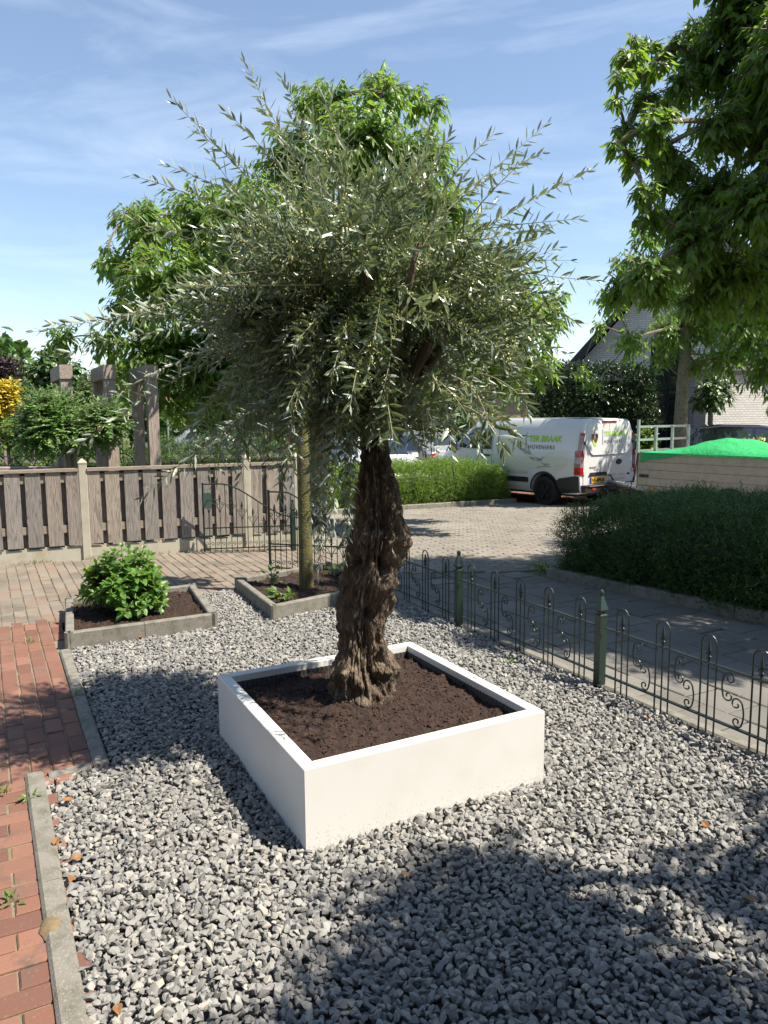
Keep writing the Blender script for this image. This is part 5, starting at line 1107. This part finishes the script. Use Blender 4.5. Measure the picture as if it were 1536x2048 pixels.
b = MB(); b.lathe((-.014, -.72, .70), [(.0, 0), (.052, 0), (.052, .006), (.01, .008)], 20, (Vector((0, 1, 0)), Vector((0, 0, .5)), Vector((-1, 0, 0)))); b.obj('maker_emblem', M_ink, van)
for z, w0, w1 in ((.70, -.06, -.26), (.70, -.36, -.6), (.60, -.06, -.62)): rear('small_print', rect(w0, w1, z - .012, z + .012), mat('print_grey', (.38, .38, .37), .5), .0168)
b = MB(); b.tube([(.3, 0, .38), (-.1, 0, .36), (-.26, 0, .37)], .032, 8); b.tube([(-.26, 0, .36), (-.27, 0, .47)], [.022, .026], 8); b.tube([(-.2, .28, .40), (-.1, .28, .33), (-.1, -.3, .33)], .03, 8); b.obj('tow_bar', M_black, van)
place(sidepatch(vsh, [(3.2, 1.0), (3.21, 1.0), (3.21, 1.01)], 1, .004, 0), 'door_lock', M_seam, van)

# --- ordinary cars
def car(name, label, loc, rz, paint, L=4.3, Wd=1.78, Hh=1.5, rimm=None, group='parked cars'):
    k = L / 4.3; hw_ = Wd / 2
    def c_(zt, wt, zb=.22, belt=.92, wb=None):
        wb = wb or hw_; z1 = min(belt, zt - .05)
        return [(0, zt), (wt * .6, zt - .005), (wt - .06, zt - .02), (wt, zt - .06 if zt > belt + .1 else zt - .03), (wb * .97, z1 - .02 if zt <= belt + .1 else belt), (wb, min(.74, z1 - .1)), (wb, .55), (wb * .97, .34), (wb * .92, zb), (0, zb)]
    st_ = [(0, c_(.86, hw_ * .75, .34, .82, hw_ * .86)), (.06 * k, c_(.98, hw_ * .82, .28, .9, hw_ * .95)), (.22 * k, c_(1.10, hw_ * .72)), (.62 * k, c_(Hh - .10, hw_ * .68)), (1.05 * k, c_(Hh - .02, hw_ * .70)), (1.9 * k, c_(Hh, hw_ * .71)), (2.35 * k, c_(Hh - .06, hw_ * .69)), (2.75 * k, c_(1.25, hw_ * .72)), (3.15 * k, c_(.99, hw_ * .80)), (3.75 * k, c_(.90, hw_ * .78)), (4.15 * k, c_(.76, hw_ * .70, .25, .8, hw_ * .93)), (4.3 * k, c_(.58, hw_ * .6, .30, .6, hw_ * .78))]
    for s2 in st_:
        q = s2[1]
        for i in range(1, len(q)): q[i] = (q[i][0], min(q[i][1], q[i - 1][1] - (.001 if i > 0 else 0)))
    sh_ = Shell(st_); t = empty(name, loc, rz, label, 'car', group); bo = sh_.mesh(4).obj('body', paint, None, fix=True)
    cut_arches(bo, [(.80 * k, .31, .36, 1.2), (3.42 * k, .31, .36, 1.2)]); bo.parent = t; bo.data.shade_smooth(); bo.data.set_sharp_from_angle(angle=math.radians(38))
    for sd_ in (1, -1):
        for x in (.80, 3.42): wheel(t, x * k, sd_ * (hw_ - .01), .31, .2, 7, rimm or M_alu)
        for poly in ([(.42 * k, .99), (1.20 * k, .97), (1.20 * k, Hh - .12), (.86 * k, Hh - .16)], [(1.26 * k, .97), (2.02 * k, .96), (2.02 * k, Hh - .11), (1.26 * k, Hh - .11)], [(2.08 * k, .96), (2.92 * k, .98), (2.44 * k, Hh - .20), (2.08 * k, Hh - .12)]): place(sidepatch(sh_, poly, sd_, .006), 'side_window', M_glass, t)
        b = MB(); b.box((2.84 * k, sd_ * (hw_ + .06), 1.0), (.10, .18, .12)); b.obj('mirror', paint, t, auto=30)
        b = MB(); b.box((4.12 * k, sd_ * hw_ * .72, .66), (.22, .30, .12)); b.obj('headlight', M_clear, t)
        b = MB(); b.box((.08 * k, sd_ * hw_ * .76, .84), (.12, .28, .13)); b.obj('tail_light', M_red, t)
    def topglass(xa, xb, nm):
        b = MB(); P = []
        for i in range(7):
            x = xa + (xb - xa) * i / 6; q = sh_.sec(x)
            for f in (-1, -.5, 0, .5, 1): wq = (q[3][0] - .05) * f; P.append((x, wq, q[0][1] + .008 - abs(f) * .012))
        b.add(P, [(i * 5 + j, i * 5 + j + 1, i * 5 + j + 6, i * 5 + j + 5) for i in range(6) for j in range(4)]); b.obj(nm, M_glass, t, fix=True)
    topglass(2.42 * k, 3.08 * k, 'windscreen'); topglass(.26 * k, .60 * k, 'rear_window')
    b = MB(); b.box((2.1 * k, 0, .32), (3.8 * k, Wd * .72, .24)); b.obj('underbody', M_black, t)
    b = MB(); b.box((4.24 * k, 0, .44), (.16, Wd * .6, .14)); b.obj('grille', M_black, t); return t
M_cblack = mat('black_car_paint', (0.008, 0.009, 0.010), .12, coat=1.0); M_cwhite = mat('white_car_paint', (.7, .71, .72), .25, coat=.7); M_csilver = mat('silver_car_paint', (.32, .33, .34), .3, .5, coat=.6); M_cblue = mat('blue_car_paint', (.05, .09, .16), .25, coat=.7)
def cpos(px, Y): p = at(px, 900, Y); return Vector((p.x, Y, zg(p.x, Y)))
car('parked_car', 'black estate car parked behind the green covered trailer', cpos(1535, 18.4) + Vector((.9, .2, 0)), math.radians(172), M_cblack, 4.6, 1.86, 1.80)
car('parked_car', 'white car seen between the olive trunk and the silver car', cpos(760, 20.5) + Vector((-1.2, 2.3, 0)), math.radians(-62), M_cwhite, 4.2)
car('parked_car', 'silver grey car parked in front of the white van', cpos(905, 23.5), math.radians(128), M_csilver, 4.4, 1.8, 1.55)
car('parked_car', 'pale car glimpsed far left between the wooden frame and the olive leaves', cpos(345, 38), math.radians(20), M_csilver, 4.2)

# ------------------------------------------------------------------ trailer with green net
M_side = mat('anodised_boards', (0.36, 0.32, 0.27), 0.5, .25, noise=(6, (.30, .26, .21), .45, .7))
M_groove = mat('board_groove', (.15, .13, .11), .6)
M_net = mat('green_net', (0.011, 0.302, 0.086), .7, noise=[(18, (0.014, 0.360, 0.115), .45, .7)], bump=(160, .4, .004), bump2=(11, .6, .04))
tf = Vector((.6, -.8, 0)); tl_ = Vector((-.8, -.6, 0)); t0 = at(1272, 930, 15.2); gz = zg(0, 15)
ZT, ZB = at(1285, 907, 15.2).z, at(1280, 969, 15.2).z; TLN, TWD = 4.6, 1.85
trl = empty('trailer', (t0.x, t0.y, gz), 0, 'flatbed trailer with metal side boards and galvanised front rack hitched behind the white van', 'trailer')
AX = (tf, -tl_, Vector((0, 0, 1))); t0 = Vector((t0.x, t0.y, 0))
def tp(a, c, z): return t0 + tf * a - tl_ * c + Vector((0, 0, z))      # along, across from the near side, height
for nm_, c_ in (('side_board', 0.0), ('side_board', TWD)):
    b = MB(); hb = (ZT - ZB) / 4
    for i in range(4): b.box(tp(TLN / 2 + .05, c_, ZB + hb * (i + .5)), (TLN, .026, hb - .012), AX)
    b.box(tp(TLN / 2 + .05, c_ + .008, (ZT + ZB) / 2), (TLN, .012, ZT - ZB), AX)
    b.box(tp(TLN / 2 + .05, c_, ZT + .012), (TLN, .036, .022), AX); o = b.obj(nm_, M_side, trl)
for a_ in (.02, TLN + .08):
    b = MB(); hb = (ZT - ZB) / 4
    for i in range(4): b.box(tp(a_, TWD / 2, ZB + hb * (i + .5)), (.026, TWD - .06, hb - .012), AX)
    b.obj('end_board', M_side, trl)
    for c_ in (0.0, TWD): b = MB(); b.box(tp(a_, c_, (ZT + ZB) / 2 + .01), (.05, .05, ZT - ZB + .05), AX); b.obj('corner_post', M_alu, trl)
b = MB(); b.box(tp(TLN / 2 + .05, TWD / 2, ZB - .055), (TLN + .04, TWD + .03, .09), AX); b.obj('bed', M_groove, trl)
b = MB(); b.box(tp(TLN / 2 + .05, -.022, ZB - .055), (TLN + .04, .02, .10), AX); b.obj('frame_rail', mat('zinc_rail', (.30, .28, .25), .5, .4), trl)
b = MB(); b.box(tp(.42, -.036, ZB - .05), (.10, .012, .05), AX); b.obj('reflector', mat('orange_reflector', (.75, .22, .02), .3), trl)
b = MB(); b.box(tp(.20, -.022, ZB + .19), (.20, .022, .05), AX); b.lathe(tp(.16, -.02, ZB + .19), [(.03, 0), (.03, .03), (.01, .035)], 10, (tf, Vector((0, 0, 1)), tl_)); b.obj('board_latch', M_irondark, trl)
b = MB(); rx = .02
for c_, z1 in ((0.02, 1.64), (.62, 1.50), (1.20, 1.50), (1.80, 1.50)): b.box(tp(rx, c_, (ZT + z1) / 2), (.045, .045, z1 - ZT), AX)
for z in (ZT + .05, ZT + .27, ZT + .53): b.box(tp(rx - .03, .92, z), (.035, 1.86, .045), AX)
b.obj('front_rack', M_alu, trl)
b = MB(); b.tube([tp(.3, .3, ZB - .13), tp(-1.05, TWD / 2 - .04, ZB - .12)], .045, 8); b.tube([tp(.3, TWD - .3, ZB - .13), tp(-1.05, TWD / 2 + .04, ZB - .12)], .045, 8); b.tube([tp(-.9, TWD / 2, ZB - .11), tp(-1.42, TWD / 2, ZB - .07)], [.05, .04], 8); b.obj('drawbar', M_alu, trl)
b = MB(); b.tube([tp(-1.38, TWD / 2, ZB - .07), tp(-1.58, TWD / 2, ZB - .06)], [.055, .06], 10); b.tube([tp(-1.2, TWD / 2, ZB - .04), tp(-1.3, TWD / 2, ZB + .07), tp(-1.42, TWD / 2, ZB + .06)], .018, 6); b.obj('coupling', M_irondark, trl)
for a_ in (2.0, 2.75):
    for c_ in (.02, TWD - .02):
        sg = tl_ if c_ < 1 else -tl_
        b = MB(); b.lathe(tp(a_, c_, gz + .30), [(.15, 0), (.29, 0), (.30, .03), (.30, .15), (.27, .17), (.17, .17), (.16, .12), (.03, .12)], 28, (tf, Vector((0, 0, 1)).cross(tf) * 0 + Vector((0, 0, 1)), sg)); b.obj('wheel', M_rubber, trl, fix=True)
for v in [o for o in trl.children if o.name.startswith('wheel')]: v.data.transform(Matrix.Translation(Vector((0, 0, 0))))
b = MB(); b.tube([tp(.05, -.03, ZT + .02), tp(.02, -.05, ZT - .35), tp(-.12, .0, ZB - .08), tp(-.1, .1, ZB - .2)], .010, 5); b.obj('lashing_strap', M_irondark, trl)
kids(trl)
b = MB(); NA, NC = 70, 30; V = []
for i in range(NA + 1):
    for j in range(NC + 1):
        a = .12 + (TLN - .1) * i / NA; c = -.03 + (TWD + .06) * j / NC; u, v = i / NA, j / NC
        pk = .26 * math.exp(-((a - 1.45) / .75) ** 2) + .10 * math.exp(-((a - 3.0) / 1.2) ** 2)
        z = ZT + .030 + pk * math.sin(math.pi * min(1, max(0, v))) ** .6 * (1 if 0 < v < 1 else 0) + .034 * math.sin(math.pi * v) * mnoise.noise((a * 3, c * 7, 1)) + .010 * mnoise.noise((a * 13, c * 13, 5)) * math.sin(math.pi * v)
        V.append(tp(a, c, z)[:])
    # hem falling over the near side
F = [(i * (NC + 1) + j, i * (NC + 1) + j + 1, (i + 1) * (NC + 1) + j + 1, (i + 1) * (NC + 1) + j) for i in range(NA) for j in range(NC)]
b.add(V, F); V2 = []
for i in range(NA + 1):
    a = .12 + (TLN - .1) * i / NA; d_ = .035 + .145 * max(0, 1 - (a - .12) / .85) + .008 * mnoise.noise((a * 6, 0, 0))
    V2 += [tp(a, -.03, ZT + .030)[:], tp(a, -.035 - .01, ZT + .03 - d_)[:]]
b.add(V2, [(2 * i, 2 * i + 1, 2 * i + 3, 2 * i + 2) for i in range(NA)])
no = b.obj('load_net', M_net, smooth=True); tag(no, 'bright green net cover stretched over the load on the trailer', 'net')

# ------------------------------------------------------------------ white house and what stands before it
M_wbrick = brickmat('white_brick', (.50, .48, .45), (.58, .56, .52), (.36, .34, .32))
M_tbrick = brickmat('tan_brick', (.42, .30, .17), (.50, .38, .22), (.36, .31, .25))
M_dkwood = mat('dark_painted_wood', (.012, .013, .016), .5); M_roof = mat('dark_roof_tiles', (.012, .012, .014), .7, bump=(30, .6, .02)); M_win = mat('window_glass', (.02, .025, .03), .05, spec=.8, coat=1.0); M_wframe = mat('window_frame_paint', (.55, .55, .54), .5)
hx = at(1146, 760, 24.0).x; ho = Vector((hx, 24.0, -.3)); house = empty('white_house', ho, math.radians(-15), 'white brick house with dark roof edge and dark windows behind the right-hand trees', 'house')
def hbox(nm_, x0, x1, y0, y1, z0, z1, m, par=None): b = MB(); b.box(((x0 + x1) / 2, (y0 + y1) / 2, (z0 + z1) / 2), (x1 - x0, y1 - y0, z1 - z0)); return b.obj(nm_, m, par or house)
b = MB(); gp_ = [(0, 0, 0), (7.4, 0, 0), (7.4, 0, 3.4), (3.7, 0, 7.6), (0, 0, 3.4)]; b.prism(gp_, (0, 9, 0)); b.obj('wall', M_wbrick, house, fix=True)
for pts in ([(-.45, 2.95), (3.7, 7.72), (3.7, 8.0), (-.45, 3.27)], [(7.85, 2.95), (3.7, 7.72), (3.7, 8.0), (7.85, 3.27)]):
    b = MB(); b.prism([(x, -.42, z) for x, z in pts], (0, 9.6, 0)); b.obj('roof', M_roof, house, fix=True)
    b = MB(); b.prism([(x, -.452, z - .03) for x, z in pts], (0, .03, 0)); b.obj('verge_board', M_dkwood, house, fix=True)
for (x0, x1, z0, z1) in ((2.35, 3.25, 1.0, 4.2), (4.9, 6.1, 3.9, 5.2)):
    f = hbox('window', x0 - .08, x1 + .08, -.03, .02, z0 - .08, z1 + .08, M_dkwood); hbox('pane', x0, x1, -.036, -.028, z0, z1, M_win, f)
    b = MB(); b.box(((x0 + x1) / 2, -.05, z0 + (z1 - z0) * .55), (x1 - x0, .04, .07)); b.box((x0 + (x1 - x0) * .5, -.05, (z0 + z1) / 2), (.06, .04, z1 - z0)); b.obj('glazing_bar', M_dkwood, f)
f = hbox('door', 2.2, 3.4, -.03, .02, .0, .85, M_dkwood)
# protruding sunlit bay on the right
b = MB(); b.prism([(3.55, -2.5, 0), (5.15, -1.3, 0), (5.15, -.004, 0), (3.55, -.004, 0)], (0, 0, 3.1)); b.obj('bay_wall', M_wbrick, house, fix=True)
b = MB(); b.prism([(5.16, -1.2, 0), (11, 3.1, 0), (11, 6, 0), (7.42, 6, 0), (7.42, -.004, 0), (5.16, -.004, 0)], (0, 0, 3.0)); b.obj('side_wall', M_wbrick, house, fix=True)
b = MB(); b.prism([(3.35, -2.75, 3.1), (11.3, 2.95, 3.1), (11.3, 4.2, 3.75), (3.35, -.02, 3.75)], (0, 0, .10)); b.obj('canopy_roof', M_roof, house, fix=True)
wd_ = Vector((5.84, 4.3, 0)).normalized(); wn_ = Vector((wd_.y, -wd_.x, 0)); wa_ = (wd_, Vector((-wd_.y, wd_.x, 0)), Vector((0, 0, 1)))
for d0, wv in ((1.45, .85), (3.6, 1.2)):
    q = Vector((5.16, -1.2, 1.71)) + wd_ * d0
    def wbox(nm_, sx, sz, th_, off, dz, m, par=house): b = MB(); b.box(q + wn_ * off + Vector((0, 0, dz)), (sx, th_, sz), wa_); return b.obj(nm_, m, par)
    f = wbox('window', wv + .14, 1.32, .05, .015, 0, M_wframe); wbox('pane', wv, 1.18, .012, .040, 0, M_win, f); wbox('sill', wv + .26, .065, .12, .06, -.70, M_wframe, f); wbox('glazing_bar', .05, 1.18, .02, .05, 0, M_wframe, f)
b = MB(); gx = at(1000, 800, 26).x; wl_ = 3.4
garage = empty('brick_garage', (gx, 26, -.3), 0, 'tan brick outbuilding with flat brown fascia left of the tall hedge', 'building')
b.box((0 + 1.2, 2, 1.4), (wl_, 4, 2.8)); b.obj('wall', M_tbrick, garage); b = MB(); b.box((1.2, 2, 2.9), (wl_ + .3, 4.3, .22)); b.obj('fascia', mat('brown_fascia', (.16, .09, .05), .6), garage)
b = MB(); b.box((1.0, -.02, 1.15), (.28, .06, 2.3)); b.obj('downpipe', mat('pipe_cream', (.55, .46, .33), .6), garage)
t0_, t1_ = at(1068, 850, 20.5), at(1306, 850, 20.5)
hedge('tall_hedge', 'tall dark glossy hedge behind the white van, left of the white house', [t0_, t1_, t1_ + Vector((.2, 1.4, 0)), t0_ + Vector((.2, 1.4, 0))], at(1200, 738, 20.5).z + .3, mat_dk := leafmat('tall_hedge_leaf', [(.018, .042, .012), (.03, .062, .017), (.024, .052, .014), (.045, .085, .025)], None, rough=.3, transl=.15, spec=.7), M_core, 5200, .22, 9, .085, .5, 61, lump=.12, round_=.12, up=.2)
mc = at(1424, 792, 19.5); mbs = Vector((mc.x, 19.5, -.3))
leafy('ball_tree', 'small ball shaped tree on a thin stem before the white house wall', mbs, [mbs, at(1420, 870, 19.5), at(1421, 825, 19.5), at(1424, 800, 19.5)], [(at(px, py, 19.5 + dy), r * 19.5 / FPX) for px, py, r, dy in [(1424, 790, 34, -.3), (1400, 800, 26, 0), (1450, 795, 27, 0), (1425, 760, 30, .1), (1408, 775, 24, -.2), (1445, 772, 24, -.2), (1424, 800, 30, .3)]], .13, 330, leafmat('ball_tree_leaf', [(.03, .075, .015), (.05, .105, .02), (.08, .15, .03)], None, rough=.35, transl=.2), M_cbark, 'broad', .6, .55, .085, 1, None, 'tree', 66, .03, .05)
bush('flower_shrub', 'low dark shrub with pale yellow flowers at the right picture edge', 1528, 902, 42, 17.2, M_hdark, .06, .45, 260, 'broad', .2, 71, 'shrub', .6)
c = at(1505, 888, 16.9); b = MB()
fl = np.array([[c.x + random.gauss(0, .22), 16.75 + random.gauss(0, .08), c.z + random.gauss(0, .08)] for _ in range(46)]); fo_ = rocks('flowers', fl, np.full(46, .075), mat('pale_flower', (.75, .65, .25), .6), 3.0); fo_['kind'] = 'stuff'; fp_ = [o for o in bpy.data.objects if o.name.startswith('flower_shrub')][0]; fo_.parent = fp_; fo_.data.transform(Matrix.Translation(-fp_.location))
hz0, hz1 = at(1290, 900, 21.5), at(1720, 900, 20.0)
hedge('front_hedge', 'low sunlit hedge between the white van and the black car', [hz0, hz1, hz1 + Vector((0, .8, 0)), hz0 + Vector((0, .8, 0))], .85, M_hmid, M_core, 2200, .12, 8, .06, .45, 67, lump=.06, round_=.2)
hx0, hx1 = at(1286, 900, 16.9), at(1310, 900, 17.6)
bush('garden_bush', 'yellow green leafy bush between the white van and the trailer rack', 1288, 880, 26, 19.0, M_hlight, .10, .45, 300, 'broad', .3, 68, 'bush', 1.3)
# yield sign far behind on the left
sg0 = at(333, 806, 24); sgn = empty('yield_sign', (sg0.x, 24, -.3), 0, 'small red edged triangular road sign far behind the left garden', 'sign')
b = MB(); zt = sg0.z + .3; b.tube([(0, .03, -.1), (0, .03, zt + .2)], .03, 8); b.obj('pole', M_alu, sgn)
b = MB(); b.prism([(-.3, 0, zt + .24), (.3, 0, zt + .24), (0, 0, zt - .28)], (0, .02, 0)); b.obj('sign_plate', mat('sign_red', (.6, .10, .05), .5), sgn, fix=True)
b = MB(); b.prism([(-.19, -.004, zt + .18), (.19, -.004, zt + .18), (0, -.004, zt - .14)], (0, .003, 0)); b.obj('sign_face', mat('sign_face', (.62, .38, .28), .5), sgn, fix=True)
M_hbrick = brickmat('brown_brick', (.20, .10, .07), (.26, .14, .09), (.20, .18, .16))
sky_block = empty('sky_block_house', (0, -2.6, 0), 0, 'unseen brown brick house added behind the camera to block part of the sky', 'house')  # added out of view, cuts the sky's fill light on the garden
def obox(nm_, x0, x1, y0, y1, z0, z1, m, par=sky_block): b = MB(); b.box(((x0 + x1) / 2, (y0 + y1) / 2, (z0 + z1) / 2), (x1 - x0, y1 - y0, z1 - z0)); return b.obj(nm_, m, par)
obox('wall', -10, 7, -8, 0, -.1, 5.6, M_hbrick); b = MB(); b.prism([(-10.4, .45, 5.55), (-10.4, -4, 9.2), (-10.4, -8.4, 5.55)], (17.8, 0, 0)); b.obj('roof', M_roof, sky_block, fix=True)
for x0, x1, z0, z1 in ((-8.5, -6.4, .9, 2.4), (-1.2, 2.2, .6, 2.4), (4.2, 5.8, .9, 2.4), (-8, -6.5, 3.6, 4.9), (-.8, 1.6, 3.6, 4.9)):
    f = obox('window', x0 - .07, x1 + .07, -.02, .035, z0 - .07, z1 + .07, M_wframe); obox('pane', x0, x1, .03, .042, z0, z1, M_win, f)
f = obox('door', -4.2, -3.2, -.02, .04, 0, 2.15, M_dkwood); obox('handle', -3.4, -3.3, .04, .09, 1.0, 1.05, M_alu, f)
# far belt of trees closing the view all round
R0 = np.random.default_rng(99); n = 24000; th = R0.uniform(-1.25, 1.25, n); dd = R0.uniform(46, 58, n); hh = 4.6 + 1.7 * np.array([mnoise.noise((t * 7, 0, 0)) + .6 * mnoise.noise((t * 21, 3, 0)) for t in th])
P = np.stack([np.sin(th) * dd, np.cos(th) * dd, -.3 + hh * 1.25 * R0.random(n) ** .7], 1)
tag(leaf_obj('distant_trees', 'broad', P, R0.normal(0, 1, (n, 3)) - [0, 0, .4], R0.normal(0, .5, (n, 3)) + [0, -.3, 1], R0.uniform(.5, 1.1, n), R0.uniform(.3, .6, n), M_hmid), 'far belt of trees and shrubs along the horizon behind everything', 'trees', kind='stuff')
for i, (px, py, r, Y, lab) in enumerate([(560, 800, 95, 33, 'distant round tree behind the olive, left of its trunk'), (700, 800, 90, 36, 'distant tree directly behind the olive trunk'), (860, 790, 95, 34, 'distant tree above the silver car'), (990, 760, 80, 31, 'distant tree beside the tan brick outbuilding'), (430, 800, 80, 30, 'distant tree far behind the wooden frames')]):
    bush('distant_tree', lab, px, py, r, Y, [M_hmid, M_celt, M_hmid, M_celt, M_hmid][i], .30, .5, 40, 'broad', .6, 300 + i, 'tree', .9, .12)
unshift()
